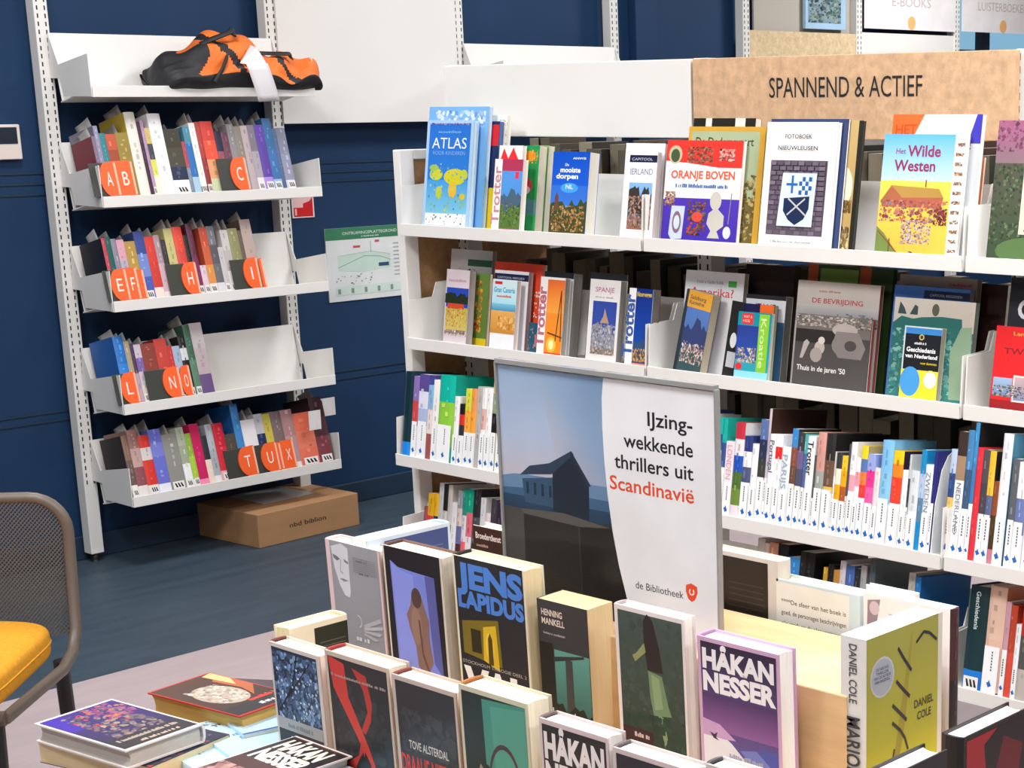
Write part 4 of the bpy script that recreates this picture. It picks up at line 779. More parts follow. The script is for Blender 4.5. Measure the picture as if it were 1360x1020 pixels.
# --- second shelf, second bay
faceout('tilted mountain guide with a yellow title band', G2, 893, 928, 381, 0, .026, [('r', .12, 0, 1, .8, '3c5c8c', '5478b8'), ('m', .12, 1, .3, .72, '34406c', 4), ('r', .12, 0, 1, .3, '3c5458'), ('d', .15, .15, 1, .4, 40, .08, ['d8a898', 'e8e4e4', '4c5c48', '8a6860'], 5), ('r', 0, 0, .12, 1, '2c3440'), ('r', .1, .8, 1, 1, 'dca038'), ('t', 'Salzburg', .18, .9, .045, '283850', .6, 'l', .01), ('t', 'Karinthie', .18, .84, .045, '283850', .55, 'l', .01)], '3c4c6c', pages='b8ac98', zb=z2, roll=8)
faceout('large white book titled Amerika? behind the mountain guide', G2, 912, 990, 358, .045, .014, [('r', 0, 0, 1, 1, 'd8d8da'), ('t', '~16', .2, .88, .03, 'a8a0a4', .46, 'l'), ('r', .74, .86, .88, .92, '48a850'), ('t', 'Amerika?', .1, .76, .08, 'd04848', .74, 'l', .01)], 'd0d0d2', pages='9a9488', zb=z2, top=1)
faceout('black and white photo booklet leaning on the Kroatie guide', G2, 958, 972, 398, .012, .008, [('r', 0, 0, 1, 1, '242424'), ('e', .6, .5, .3, .1, 'd8d8d8'), ('r', .2, .15, 1, .35, 'b8b8bc')], '2c2a2a', zb=z2, roll=5, pages='5c584c')
faceout('travel guide titled Kroatie on a green side strip', G2, 974, 1018, 413, 0, .010, [('r', 0, 0, 1, 1, '18a0b0', '108c9c'), ('r', 0, .14, .64, .8, '2858a8', '2c3c90'), ('r', 0, .14, .64, .3, '30a0b0'), ('d', .04, .26, .6, .48, 34, .08, ['c8a8a0', '50505c', 'e0d0c8', '6a8040'], 4), ('r', .12, .82, .46, .98, 'd83838'), ('t', 'WAT &', .16, .91, .04, 'f0d8d0', .26, 'l'), ('t', 'HOE', .16, .85, .04, 'f0d8d0', .2, 'l'), ('r', .64, .14, .94, .98, '88c838'), ('t', 'Kroatie', .7, .92, .1, 'd0eca0', .72, 'l', .01, 'V'), ('r', 0, 0, 1, .14, '90d8e4'), ('e', .12, .2, .1, .05, 'e03040')], '88c0c8', pages='ccc4b4', zb=z2)
faceout('navy and orange topped guide behind Kroatie', G2, 983, 1029, 402, .018, .014, [('r', 0, 0, 1, 1, '241f50'), ('r', .6, .84, 1, 1, 'f06c28')], '262250', pages='b0a890', zb=z2, top=1)
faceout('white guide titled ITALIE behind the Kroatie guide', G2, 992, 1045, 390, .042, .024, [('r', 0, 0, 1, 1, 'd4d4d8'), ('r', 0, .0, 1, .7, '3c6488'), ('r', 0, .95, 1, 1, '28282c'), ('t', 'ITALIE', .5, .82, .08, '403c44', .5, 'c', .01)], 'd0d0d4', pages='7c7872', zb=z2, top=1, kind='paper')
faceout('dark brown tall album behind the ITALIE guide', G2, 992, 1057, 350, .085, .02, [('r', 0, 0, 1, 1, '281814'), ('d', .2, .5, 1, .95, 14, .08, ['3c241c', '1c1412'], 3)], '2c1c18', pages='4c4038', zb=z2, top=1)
faceout('book titled Thuis in de jaren 50 with a black and white street photo', G2, 1051, 1149, 415.5, 0, .012, [('r', 0, 0, 1, 1, '54504e', '3c3836'), ('r', 0, .72, 1, 1, '6a645e'), ('d', 0, .84, 1, .99, 60, .06, ['a89c94', '3c342e', '8a7c74', 'c8c0b8'], 4), ('r', 0, .62, .55, .8, '2c2826'), ('e', .66, .82, .17, .09, 'a8a09a'), ('e', .7, .62, .2, .16, '8c8480'), ('p', [(.55, .8), (.85, .8), (.95, .6), (.9, .45), (.6, .45), (.5, .6)], '7e7672'), ('e', .75, .62, .08, .07, '4a4442'), ('e', .34, .56, .07, .09, 'b0a8a0'), ('e', .36, .66, .045, .05, 'c8c0b4'), ('e', .3, .46, .08, .1, '9a928a'), ('p', [(.08, .4), (.12, .62), (.16, .66), (.2, .62), (.12, .4)], 'a8a09a'), ('t', 'Thuis in de jaren \'50', .05, .24, .07, 'ece8e4', .66, 'l', .01)], '5c5856', pages='d0ccc4', zb=z2, kind='hard', back='8c3c34')
faceout('grey book titled DE BEVRIJDING behind the street photo book', G2, 1061, 1171, 371.5, .018, .012, [('r', 0, 0, 1, 1, 'a09c98', 'b8b0a8'), ('r', 0, .62, 1, .78, '8a8c90', 'b4b0ac'), ('t', '~11', .4, .9, .02, 'a87058', .26, 'c'), ('t', 'DE BEVRIJDING', .5, .80, .045, 'a8343c', .62, 'c', .01), ('d', .5, .6, 1, .72, 30, .03, ['50585c', '78808a'], 4)], 'a8a09a', pages='7c4038', zb=z2, top=1)
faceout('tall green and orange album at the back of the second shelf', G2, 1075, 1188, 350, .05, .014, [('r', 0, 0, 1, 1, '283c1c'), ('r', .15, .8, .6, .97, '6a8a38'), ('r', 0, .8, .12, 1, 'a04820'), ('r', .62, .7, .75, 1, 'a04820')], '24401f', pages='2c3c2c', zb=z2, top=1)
faceout('teal-toned book with a horse and rider photo', G2, 1177, 1283, 394, .016, .014, [('r', 0, 0, 1, .75, '3c7c78', '3c6c6a'), ('r', 0, .7, 1, 1, 'c0b8ac', 'c8c0b4'), ('p', [(0, .3), (.0, .75), (.1, .82), (.25, .8), (.35, .82), (.6, .84), (.85, .83), (.88, .6), (.7, .3)], '2c6864'), ('p', [(.07, .96), (.05, .84), (.16, .84), (.13, .9)], '3c4c4c'), ('p', [(.26, .94), (.2, .84), (.3, .84), (.3, .92)], '3c4c4c'), ('e', .52, .9, .045, .06, '5a5a50'), ('d', 0, .05, 1, .7, 110, .09, ['1c5c5c', '60a09a', '2c706c', '88b8a8', '245450'], 6), ('p', [(.78, .0), (.74, .5), (.85, .75), (.98, .76), (1, .4), (.95, 0)], '8aa488'), ('r', .0, .0, 1, .05, '3c8c88', '2c6c68')], '4c8480', pages='7a766c', zb=z2)
faceout('small yellow and black book on Dutch history with blue circle', G2, 1193, 1242, 432, 0, .016, [('r', 0, 0, 1, .42, 'f4dc38'), ('r', .04, .42, 1, .9, '1c1e24'), ('r', .04, .9, 1, .98, '3c84c8'), ('e', .26, .26, .27, .2, '4a9cdc'), ('e', .8, .3, .2, .13, 'e8d840'), ('e', .8, .3, .17, .11, 'f4f0e4'), ('e', .48, .86, .07, .04, 'c8b870'), ('e', .48, .86, .04, .025, '3c3828'), ('t', '~6', .3, .76, .035, 'd8d8d8', .32, 'l', .01), ('t', 'Geschiedenis', .1, .66, .06, 'f2f2f2', .78, 'l', .03), ('t', 'van Nederland', .08, .58, .05, 'f2f2f2', .86, 'l', .03), ('t', 'voor dummies', .5, .5, .035, 'e8d028', .44, 'l', .01)], 'c8d4d8', pages='a09a80', zb=z2)
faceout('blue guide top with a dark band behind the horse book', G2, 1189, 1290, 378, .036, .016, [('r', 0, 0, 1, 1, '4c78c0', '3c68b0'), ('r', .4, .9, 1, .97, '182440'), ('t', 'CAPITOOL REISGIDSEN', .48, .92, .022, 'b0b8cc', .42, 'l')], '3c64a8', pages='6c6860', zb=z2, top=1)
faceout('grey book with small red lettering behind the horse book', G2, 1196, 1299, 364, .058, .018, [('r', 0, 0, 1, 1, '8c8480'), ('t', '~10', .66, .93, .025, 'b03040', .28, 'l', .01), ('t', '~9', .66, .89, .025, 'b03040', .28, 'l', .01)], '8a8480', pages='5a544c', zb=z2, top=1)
faceout('dark maroon album between horse book and the next bay', G2, 1240, 1340, 372, .09, .016, [('r', 0, 0, 1, 1, '341c1a')], '2c1816', zb=z2, top=1)
faceout('bright red book titled TWENTE with small town photos', G2, 1313, 1420, 432, 0, .012, [('r', 0, 0, 1, 1, 'e4282c', 'dc2428'), ('r', 0, 0, 1, .14, '8c2024', 'a02428'), ('t', 'Landleven', .22, .9, .045, 'e8b040', .4, 'l', .01), ('t', 'TWENTE', .12, .68, .07, '802028', .6, 'l', .01), ('r', .02, .18, .26, .4, '6a88b0', 'a0b8d8'), ('r', .27, .13, .52, .44, 'e8dcd0'), ('r', .29, .15, .5, .42, '7a8cb4', 'c8a8a8'), ('r', .54, .18, .8, .42, 'b8784c', 'c8c4b8'), ('d', .02, .18, .8, .32, 50, .05, ['3c4c38', '28303c', '6a5840', 'c8c0b0'], 4), ('t', 'uit', .6, .05, .05, 'd8a8a8', .15, 'l', .01)], 'd42428', pages='e0d8cc', zb=z2)
faceout('black book with a large white letter G behind TWENTE', G2, 1344, 1450, 368, .03, .014, [('r', 0, 0, 1, 1, '24262c'), ('t', 'G', .12, .7, .14, 'd8d8dc', .2, 'l', .03)], '24262c', zb=z2, top=1)
# ------------------------------------------------------------------ display table with stepped plinth
TZ, Z2_, Z3_ = .56, .64, .785
tb = thing('display_table', 'birch plywood display table under the thriller books', 'table', T((1.75, 1.84, 0)))
def part(mb, name, m, par, bev=0):
    o = mb.build(name, m, par, bev); o.matrix_parent_inverse = par.matrix_world.inverted(); return o
part(MB().box((1.27, 1.10, TZ-.03), (2.22, 2.56, TZ)), 'tabletop', WOOD, tb, .002)
for x in (1.31, 2.13):
    for y in (1.14, 2.47): part(MB().box((x, y, 0), (x+.05, y+.05, TZ-.03)), 'leg', WOOD, tb, .002)
sp_ = thing('display_steps', 'two-tier birch plywood riser standing on the display table', 'riser', T((1.86, 1.84, TZ)))
part(MB().box((1.665, 1.27, TZ), (2.06, 2.41, Z2_)), 'lower_step', WOOD, sp_, .002)
part(MB().box((1.752, 1.378, Z2_), (1.965, 2.30, Z3_)), 'upper_step', WOOD, sp_, .002)
def front(label, X, xl_, xr_, yt, zb, t, art, cover, group, pages='f4ecd8', kind='hard', back=None, spine=None, seed=1, yr=None, lean=-1.5, **kw):
    """standing cover towards -X; columns are those of the cover's upper corners at X"""
    A_ = atx(xl_, yt, X); B_ = atx(xr_, yr if yr else yt+.28*(xr_-xl_), X); h = A_.z-zb
    M = T((X, A_.y, zb)) @ RY(lean) @ RZ(-90)
    return book(label, group, M, A_.y-B_.y-.001, h, t, kind=kind, cover=cover, back=back, art=art, pages=pages, spine=spine or cover, seed=seed, **kw)
GA, GB = 'thrillers on the upper display row', 'thrillers on the front display row'
fx, bx = 1.70, 1.45
# upper row
front('grey thriller with a pale womans face and pink edges', fx, 435, 507, 714, Z2_, .034, [('r', .08, 0, .97, 1, '8f9097', '9b9ca2'),
 ('p', [(.1, .95), (.3, .99), (.42, .96), (.41, .6), (.38, .56), (.3, .57), (.22, .64), (.14, .78)], 'd4d4da'), ('p', [(.12, .89), (.2, .88), (.26, .86), (.2, .84), (.14, .86)], '70727a'), ('p', [(.33, .87), (.41, .85), (.41, .83), (.34, .845)], '7c7e86'), ('l', [(.27, .86), (.25, .76), (.3, .745)], .012, 'a0a2aa'), ('p', [(.22, .7), (.3, .705), (.4, .695), (.3, .68)], '8a8a94'),
 ('t', '~6', .56, .87, .018, '6a6a72', .2, 'l'), ('t', '~4', .6, .77, .018, '6a6a72', .18, 'l')]+[('r', .5, .9-k*.016, .92, .895-k*.016, '868890') for k in range(8)] +
 [('ring', .5, .38, .08, .055, .2, 'c4c6cc', -70, 90), ('p', [(.6, .36), (.92, .45), (.95, .42), (.64, .34)], 'b2b4ba'), ('p', [(.6, .34), (.96, .39), (.96, .36), (.62, .32)], 'b8bac0'), ('p', [(.6, .32), (.94, .33), (.9, .3), (.62, .3)], 'b2b4ba'), ('p', [(.6, .3), (.88, .27), (.8, .25), (.6, .28)], 'acaeb4'), ('t', '~4', .45, .22, .035, 'd0d2d6', .25, 'l')], 'e4c6ca', GA, back='d8b8bc', spine='ecd0d4')
front('thriller with a hunched brown figure on glowing blue', fx, 511, 590, 722, Z2_, .042, [('r', .03, 0, .97, 1, '1c1a22'), ('p', [(.12, .9), (.25, .86), (.5, .85), (.86, .84), (.9, .1), (.14, .05)], '7c8ae0'), ('p', [(.14, .88), (.3, .84), (.5, .82), (.5, .1), (.16, .08)], '8c98ea'), ('p', [(.7, .84), (.86, .84), (.9, .1), (.76, .2)], '5c60a8'),
 ('p', [(.42, .6), (.46, .7), (.52, .72), (.6, .7), (.66, .6), (.72, .5), (.7, .38), (.74, .2), (.64, .1), (.48, .14), (.46, .3), (.38, .42), (.34, .52)], '8a6a60'), ('e', .53, .66, .085, .075, '54403a'), ('e', .5, .45, .09, .14, '9a7a6c'), ('l', [(.55, .5), (.57, .25), (.66, .12)], .03, '6a4c44'), ('r', .03, 0, .97, .07, '24202c')], 'dcd4c8', GA, back='7a5648', spine='5a3c30', pages='f8f0dc')
front('black hardback with large blue lettering over a yellow lit doorway', fx, 604, 700, 735, Z2_, .040, [('r', .03, 0, .98, 1, '22242c'), ('t', 'JENS', .05, .80, .155, '4c84dc', .92, 'l', .05), ('t', 'LAPIDUS', .05, .66, .11, '4c84dc', .92, 'l', .05), ('p', [(.08, .34), (.08, .56), (.6, .62), (.62, .3)], '7a6a20'), ('p', [(.36, .32), (.38, .55), (.56, .58), (.58, .27)], 'd8b428'), ('e', .46, .42, .06, .1, 'e8c840'), ('p', [(.43, .3), (.44, .48), (.47, .52), (.5, .48), (.5, .3)], '504010'), ('r', .2, .36, .34, .52, '2c2814'),
 ('t', 'STOCKHOLM TRILOGIE DEEL 2', .05, .27, .022, 'b8b4a8', .9, 'l'), ('t', 'VAL', .06, .0, .24, 'f0f0ec', .9, 'l', .05)], 'e6dcc4', GA, back='e8e0cc', spine='2c2a2c', pages='eedcb4', yr=760)
front('dark paperback with red-lined white lettering, teal photo and tan pages', fx+.01, 716, 783, 793, Z2_, .052, [('r', 0, 0, 1, 1, '28282c', '3a3a40'), ('t', 'HENNING', .08, .88, .05, 'ecd8cc', .42, 'l', .02), ('t', 'MANKELL', .08, .81, .05, 'ecd8cc', .46, 'l', .02), ('t', '~11', .1, .73, .018, '9a9a9c', .44, 'l'), ('r', .3, .05, 1, .62, '1c5450', '5a9890'), ('r', .0, 0, .28, .66, '141618'), ('p', [(.5, .1), (.52, .56), (.66, .56), (.66, .1)], '383c40'), ('m', 0, 1, 0, .2, '101416', 5), ('p', [(.3, .56), (.9, .62), (.9, .6), (.3, .52)], '2c3436'), ('t', 'honden', .2, .05, .09, 'd8dcdc', .7, 'l')], '2c2c30', GA, pages='e2cba0', kind='paper', back='e4cfa4', seed=3)
front('green thriller with a long-haired girl in a pale dress', fx, 819, 912, 800, Z2_, .024, [('r', .05, 0, .97, .97, '20352e', '465450'), ('d', .06, .3, .96, .95, 40, .12, ['3c4c48', '44544e', '384842'], 3), ('p', [(.42, .93), (.48, .98), (.56, .94), (.64, .76), (.68, .6), (.46, .6), (.42, .76)], '2a2426'), ('p', [(.44, .72), (.28, .64), (.24, .68), (.3, .7), (.42, .78)], '8c9468'), ('p', [(.46, .6), (.66, .58), (.74, .38), (.78, .32), (.52, .3), (.48, .42)], '6f8a66'), ('p', [(.5, .58), (.62, .56), (.66, .36), (.54, .34)], '86a078'), ('p', [(.58, .32), (.66, .3), (.72, .12), (.68, .04), (.64, .16)], '7c946c'), ('d', .06, .02, .96, .3, 24, .14, ['1c3c34', '2c4c40', '18302a'], 5), ('r', .05, .0, .5, .18, '341a24'), ('t', '~5', .22, .12, .035, 'd0b8b8', .22, 'l')], 'e4dcdc', GA, back='e0d8d8', spine='c8b8b8', pages='f8f4ea')
front('purple hardback with white block lettering, white clouds and a bird', fx, 929, 1038, 842, Z2_, .036, [('r', .04, 0, .97, .97, '6c5aa4', '2e2440'), ('r', .04, .35, .97, .6, '8c5c9c', '4c3468'), ('p', [(.04, 0), (.04, .38), (.2, .36), (.4, .28), (.6, .16), (.8, .06), (.9, 0)], 'e4e4ee'), ('p', [(.04, .3), (.04, .42), (.25, .4), (.45, .31), (.3, .3)], 'c8a0cc'), ('p', [(.7, .0), (.75, .3), (.97, .3), (.97, 0)], '4c56a8'), ('p', [(.5, .25), (.8, .08), (.97, .02), (.97, .14), (.7, .28)], '6f7cc4'),
 ('t', 'HÅKAN', .06, .79, .13, 'f0eef4', .88, 'l', .05), ('t', 'NESSER', .06, .63, .13, 'f0eef4', .9, 'l', .05), ('p', [(.12, .33), (.18, .32), (.22, .34), (.2, .3), (.24, .28), (.17, .29)], '3c3450'), ('t', '~11', .36, .17, .045, 'a8a8c0', .42, 'l')], 'cfa8cc', GA, back='c8a0c4', spine='b890b4', pages='f8f8f6', yr=875)
# front row
front('De grenzeloze thriller with frosty night branches on blue', bx, 361, 428, 850, TZ, .032, [('r', .04, 0, .94, .97, '24344c', '262e40'), ('d', .05, .4, .93, .95, 110, .1, ['5c80b0', '34507a', '8cb0d8', '1c2838', '2c3c58'], 4), ('l', [(.1, .5), (.4, .7), (.55, .95)], .02, '10141c'), ('l', [(.3, .62), (.6, .8), (.8, .92)], .012, '10141c'), ('d', .1, .45, .9, .85, 40, .03, ['d8e8f8', 'b0c8e8'], 6), ('r', .04, .36, .94, .45, 'a8aaac'), ('t', '~12', .24, .385, .035, '788088', .5, 'l'), ('r', .04, .2, .94, .36, '20262c'), ('t', 'DE GRENZELOZE', .28, .27, .05, 'e4e4e0', .62, 'l', .03), ('t', '~6', .68, .2, .035, 'c8c8c8', .22, 'l'), ('r', .04, .0, .94, .15, '8898ac', 'c0c8d0')], 'd8ccc4', GB, back='d0c4bc', spine='6c3030', pages='fbf3df', yr=874)
front('black thriller with a red twisted figure of legs', bx, 435, 520, 861, TZ, .038, [('r', .04, 0, .97, .97, '16171b', '2c2a2c'), ('d', .1, .3, .97, .8, 20, .16, ['2c3034', '343a3c', '202226'], 4), ('p', [(.05, .97), (.3, .94), (.33, .72), (.5, .52), (.6, .4), (.7, .25), (.72, .04), (.56, .04), (.56, .2), (.48, .4), (.38, .5), (.1, .76)], 'cf3a30'), ('p', [(.42, .93), (.64, .9), (.7, .72), (.66, .6), (.56, .5), (.5, .52), (.62, .66), (.58, .8)], 'b8342c'), ('p', [(.5, .5), (.42, .34), (.16, .24), (.12, .12), (.3, .03), (.44, .03), (.36, .14), (.36, .26), (.52, .4)], 'c4362e'), ('p', [(.52, .38), (.46, .2), (.52, .04), (.6, .14), (.6, .3)], '1c1a1c'), ('t', '~22', .08, .84, .02, 'a89088', .86, 'l')], 'c8b8a8', GB, back='c0b0a0', spine='9c2c2c', pages='fbf0d8', yr=886)
front('dark hardback with red title below a line of white capitals', bx, 524, 610, 893, TZ, .036, [('r', .05, 0, .97, .97, '26282c', '2e2e33'), ('d', .1, .5, .95, .8, 20, .16, ['3a3c40', '424448', '2c2c30'], 4), ('t', 'TOVE ALSTERDAL', .2, .53, .055, 'd0ccca', .62, 'l', .01), ('t', 'DRAAI JE NIET OM', .06, .36, .12, 'cc342c', .92, 'l', .02), ('d', .05, .0, .97, .3, 20, .14, ['30444a', '28343a', '202428'], 7)], 'c4b4ac', GB, back='bca89c', spine='7c3c34', pages='fdf5e0', yr=925)
front('green thriller with a noose ring and pale hands', bx, 613, 705, 906, TZ, .044, [('r', .04, 0, .97, .97, '10302c', '1c2a28'), ('p', [(.36, .0), (.34, .95), (.97, .97), (.97, 0)], '3f8c7c'), ('p', [(.5, .3), (.46, .92), (.97, .95), (.97, .2)], '4c9a88'), ('ring', .62, .46, .24, .25, .12, '46303c', -80, 180), ('p', [(.26, .55), (.34, .5), (.36, .3), (.3, .14), (.2, .3), (.22, .5)], '9a8474'), ('p', [(.44, .52), (.54, .44), (.54, .28), (.44, .1), (.42, .3)], 'a08a78'), ('e', .36, .42, .08, .14, '1c2422')], 'c8c8b0', GB, back='c4c0a8', spine='a86838', pages='fbf4dd', yr=942)
front('black hardback with white block lettering in the front row', bx, 720, 812, 951, TZ, .032, [('r', .04, 0, .97, .97, '1c1c20'), ('t', 'HÅKAN', .06, .77, .15, 'e4e0e4', .88, 'l', .05), ('t', 'NESSER', .06, .59, .15, 'e4e0e4', .9, 'l', .05)], 'cfc0c4', GB, back='c8b8b8', spine='6c5a5c', pages='faf6ee', yr=984)
front('dark navy hardback right of black one with white block lettering', bx, 818, 925, 990, TZ, .032, [('r', .04, 0, .97, .97, '1a1d2c')], 'c8bcc0', GB, back='c0b4b4', spine='6c6064', pages='fdfaf2', yr=1020)
front('thriller with blank black cover, last of the front row', bx, 942, 1050, 1012, TZ, .03, [('r', .04, 0, .97, .97, '202228')], 'ccc4c0', GB, back='c8c0bc', spine='48444a', pages='fdfaf2', yr=1045)

# end faces of the display and the row behind
GE = 'books on the ends and rear of the display'
A_ = atz(1152, 850, .868)
book('yellow thriller with dark stitches and a white spine lettered MARIONET', GE, T((A_.x-.002, A_.y, Z2_)), .172, A_.z-Z2_, .043, kind='paper', cover='e6e2da', back='e6e2da', spine='dcdcdc', pages='fdfdf8', seed=5, stext=('DANIEL COLE', .96, .3, '4c4c50', .36),
 art=[('r', 0, 0, .94, 1, 'c8c22e', 'a8a650'), ('r', 0, 0, .94, .3, 'd6d22c', 'c4bc38'), ('p', [(.36, .0), (.5, .4), (.6, .95), (.58, .95), (.44, .5), (.3, .0)], 'a89c38'), ('e', .2, .74, .155, .125, 'c8ccd4'), ('e', .2, .74, .14, .112, 'b4bac8'), ('t', 'DE NIEUWE', .2, .785, .018, '505870', .16, 'c', .02), ('t', 'THRILLER', .2, .76, .018, '505870', .16, 'c', .02), ('t', 'VAN DE AUTEUR', .2, .735, .018, '505870', .22, 'c', .02), ('t', 'VAN RAGDOLL', .2, .71, .018, '505870', .2, 'c', .02),
 ('l', [(.4, .88), (.48, .8), (.58, .71)], .024, '34343c'), ('l', [(.64, .87), (.74, .92), (.82, .9), (.92, .84)], .02, '34343c'), ('l', [(.38, .68), (.46, .62), (.56, .55)], .024, '34343c'), ('l', [(.33, .54), (.42, .48), (.52, .41)], .024, '34343c'), ('l', [(.33, .43), (.44, .36), (.5, .3), (.54, .22)], .022, '34343c'), ('l', [(.36, .26), (.32, .15), (.3, .08)], .018, '34343c'),
 ('t', 'DANIEL', .62, .46, .05, '4c4c38', .26, 'l', .02), ('t', 'COLE', .66, .38, .05, '4c4c38', .19, 'l', .02), ('t', 'MARIONET', .1, .02, .11, 'd8d8a0', .7, 'l', .02)])
mb_ = MB(); h_ = A_.z-Z2_
mb_.text('MARIONET', lambda x, y: (-.0025, .043*.76-y, h_*.52-x), width=h_*.5, height=.024, col='3c3c42', bold=.02)
o = mb_.build('spine_title', PRINT, bpy.data.objects[[b.name for b in bpy.data.objects if b.get('label', '').startswith('yellow thriller')][0]])
for k in range(7): pass
B_ = atz(1280.5, 980.5, .78)
book('red and black hardback at the lower right corner of display', GE, T((B_.x, B_.y, TZ)), .15, .22, .034, kind='hard', cover='2a2526', back='241f22', spine='1c1a1e', pages='f6f4ee', seed=7,
 art=[('r', .04, 0, .96, .97, '8a1c24', 'a8282e'), ('p', [(.3, .9), (.5, .97), (.97, .97), (.97, .2), (.6, .3), (.36, .6)], '241c20'), ('p', [(.42, .6), (.6, .9), (.9, .8), (.8, .5)], '6c1c22')])
C_ = atz(1156, 1020, .782); D_ = atz(1214, 993, .782)
book('dark hardback with pale page top left of the red one', GE, T((D_.x-.14, D_.y-.04, TZ)), .15, .222, .034, kind='hard', cover='26242a', back='26242a', spine='2c2a30', pages='f6f4ee', seed=8) if 0 else \
book('dark hardback with pale page top left of the red one', GE, T((1.55, 1.165, TZ)), .13, .222, .036, kind='hard', cover='2a2a30', back='26242a', spine='d0ccc8', pages='f8f6f0', seed=8)
# rear row: back covers seen from the aisle of the table
def rear(label, xl_, xr_, yt, yr, zb, t, art, back, X=1.985, pages='f6ecd6', **kw):
    A, B = atx(xl_, yt, X), atx(xr_, yr, X)
    return book(label, GE, T((X+t, B.y, zb)) @ RZ(90), A.y-B.y, A.z-zb, t, kind='hard', cover=kw.pop('cover', back), back=back, art=art, artside='back', pages=pages, **kw)
rear('dark brown thriller at the left rear of display, lettered Broederdienst', 628, 667, 697, 706, Z2_, .03, [('r', 0, 0, 1, 1, '2c1c18', '3c241c'), ('t', 'Broederdienst', .08, .88, .06, 'e8dcd8', .86, 'l', .02), ('t', '~8', .1, .8, .03, 'a88c84', .4, 'l')], 'dcd4d4', pages='f8f4ee')
rear('black back cover of thriller right of the sign', 940, 1033, 727, 746, Z2_, .03, [('r', 0, 0, .86, .97, '1e1715', '241c1a')]+[('r', .3, .8-.04*k, .8, .79-.04*k, '3a302c') for k in range(12)], 'd0ccc6', pages='e8e0d0')
rear('white back cover with a printed quotation behind the display', 1031, 1142, 768, 793, Z2_, .034, [('r', 0, 0, .88, .98, 'dbe3e6', 'e4e6e2')]+[('t', s_, .06, .82-.085*k, .035, '50483c', .78, 'l', .01) for k, s_ in enumerate(['****De sfeer van het boek is', 'goed, de personages beschrijvingen', 'zijn sterk en de plot verrassend!'])]+[('r', .1, .56-.03*k, .8, .552-.03*k, 'b4b8ba') for k in range(8)], 'c8dce4', pages='f6e2b8')
rear('white paperback back with a small grey portrait behind yellow book', 1147, 1262, 786, 808, Z2_, .022, [('r', 0, 0, .97, .98, 'e8e4e6'), ('p', [(.04, .7), (.05, .95), (.2, .97), (.16, .8), (.18, .66)], '8c7c8c'), ('e', .13, .9, .06, .05, 'c4b4bc')]+[('r', .3, .88-.03*k, .86, .872-.03*k, 'b0acac') for k in range(6)], 'ece8ea', pages='f6f2f0', spine='.5:2a2226,4a2a2c', deco=.9)
rear('white leaflet folder standing behind the grey portrait paperback', 1150, 1215, 776, 790, Z2_, .012, None, 'f2f0f0', X=2.03, pages='f8f6f4')
# far end of the display
def farend(label, xl_, yl, xr_, yr, z, zb, t, art, back, pages):
    A, B = atz(xl_, yl, z), atz(xr_, yr, z); w = B.x-A.x
    return book(label, GE, T((B.x, A.y+t, zb)) @ RZ(180), w, z-zb, t, kind='hard', cover=back, back=back, art=art, artside='back', pages=pages)
farend('blue back cover standing at the far end of upper display', 487, 719, 604, 695, .862, Z2_, .042, [('r', .2, 0, .97, .97, '34487c', '3a4c84')]+[('r', .4, .85-.03*k, .9, .842-.03*k, '5c70a8') for k in range(10)], 'c4d4e4', 'f8f0dc')
farend('dark green back cover at the far end of front row', 384, 836, 458, 815, .783, TZ, .04, [('r', .42, 0, 1, .96, '24281e', '2a2e22')]+[('r', .5, .85-.03*k, .95, .842-.03*k, '50584a') for k in range(8)], 'e8dcc0', 'f2e4b4')

# flat books on the table
GF = 'books lying flat on the display table'
def flat(label, c0, c1, c3, z, t, art, cover, pages, kind='hard', **kw):
    """c0 = lower left, c1 = lower right, c3 = upper left corner of the cover as read, on the plane z"""
    P0, P1, P3 = atz(*c0, z), atz(*c1, z), atz(*c3, z)
    if kw.pop('half', 0): P0, P1, P3 = P1+P3-P0, P3, P1
    ax = P1-P0; w = ax.length; h = (P3-P0).length; ang = math.degrees(math.atan2(ax.y, ax.x))
    def turn(a):                             # picture the right way up for someone on this side of the table
        if a[0] == 'r': return ('r', 1-a[3], 1-a[4], 1-a[1], 1-a[2], a[6] if len(a) > 6 else a[5], a[5])
        if a[0] == 'e': return ('e', 1-a[1], 1-a[2])+a[3:]
        if a[0] in 'pl': return (a[0], [(1-u, 1-v) for u, v in a[1]])+a[2:]
        if a[0] == 'd': return ('d', 1-a[3], 1-a[4], 1-a[1], 1-a[2])+a[5:]
        return ('t', a[1], 1-a[2], 1-a[3])+a[4:]+('R',)
    if art and ang > 90 or ang < -90: art = [turn(a) if a[0] != 't' else a[:6]+tuple(a[6:9] if len(a) > 8 else (list(a[6:])+[0]*(9-len(a))))+('R',) for a in art]
    return book(label, GF, T(P0) @ RZ(ang) @ RX(-90), w, h, t, kind=kind, cover=cover, art=art, pages=pages, **kw)
flat('purple and black fantasy-like thriller lying flat, nearest the chair', (148, 928), (45, 961), (262, 964), .628, .03, [('r', .03, .03, .97, .97, '26202c', '3a2470'), ('p', [(0.03, .6), (.03, .97), (.3, .97), (.2, .6)], '3c2490'), ('d', .2, .2, .85, .9, 50, .1, ['6a5a58', '8a7868', '4a3c58', 'a08c70', '3c2c50', '584c48'], 4), ('d', .5, .6, .95, .95, 14, .12, ['6c2c6c', 'b0703c', '8c4c7c'], 5), ('d', .2, .5, .7, .9, 6, .06, ['c03040'], 6), ('r', .03, .03, .97, .25, '2a2428'), ('t', '~22', .12, .16, .05, 'a89888', .76, 'l', .01), ('t', '~14', .3, .07, .04, 'c0a890', .5, 'l')], 'd8d0cc', 'b8b0a8')
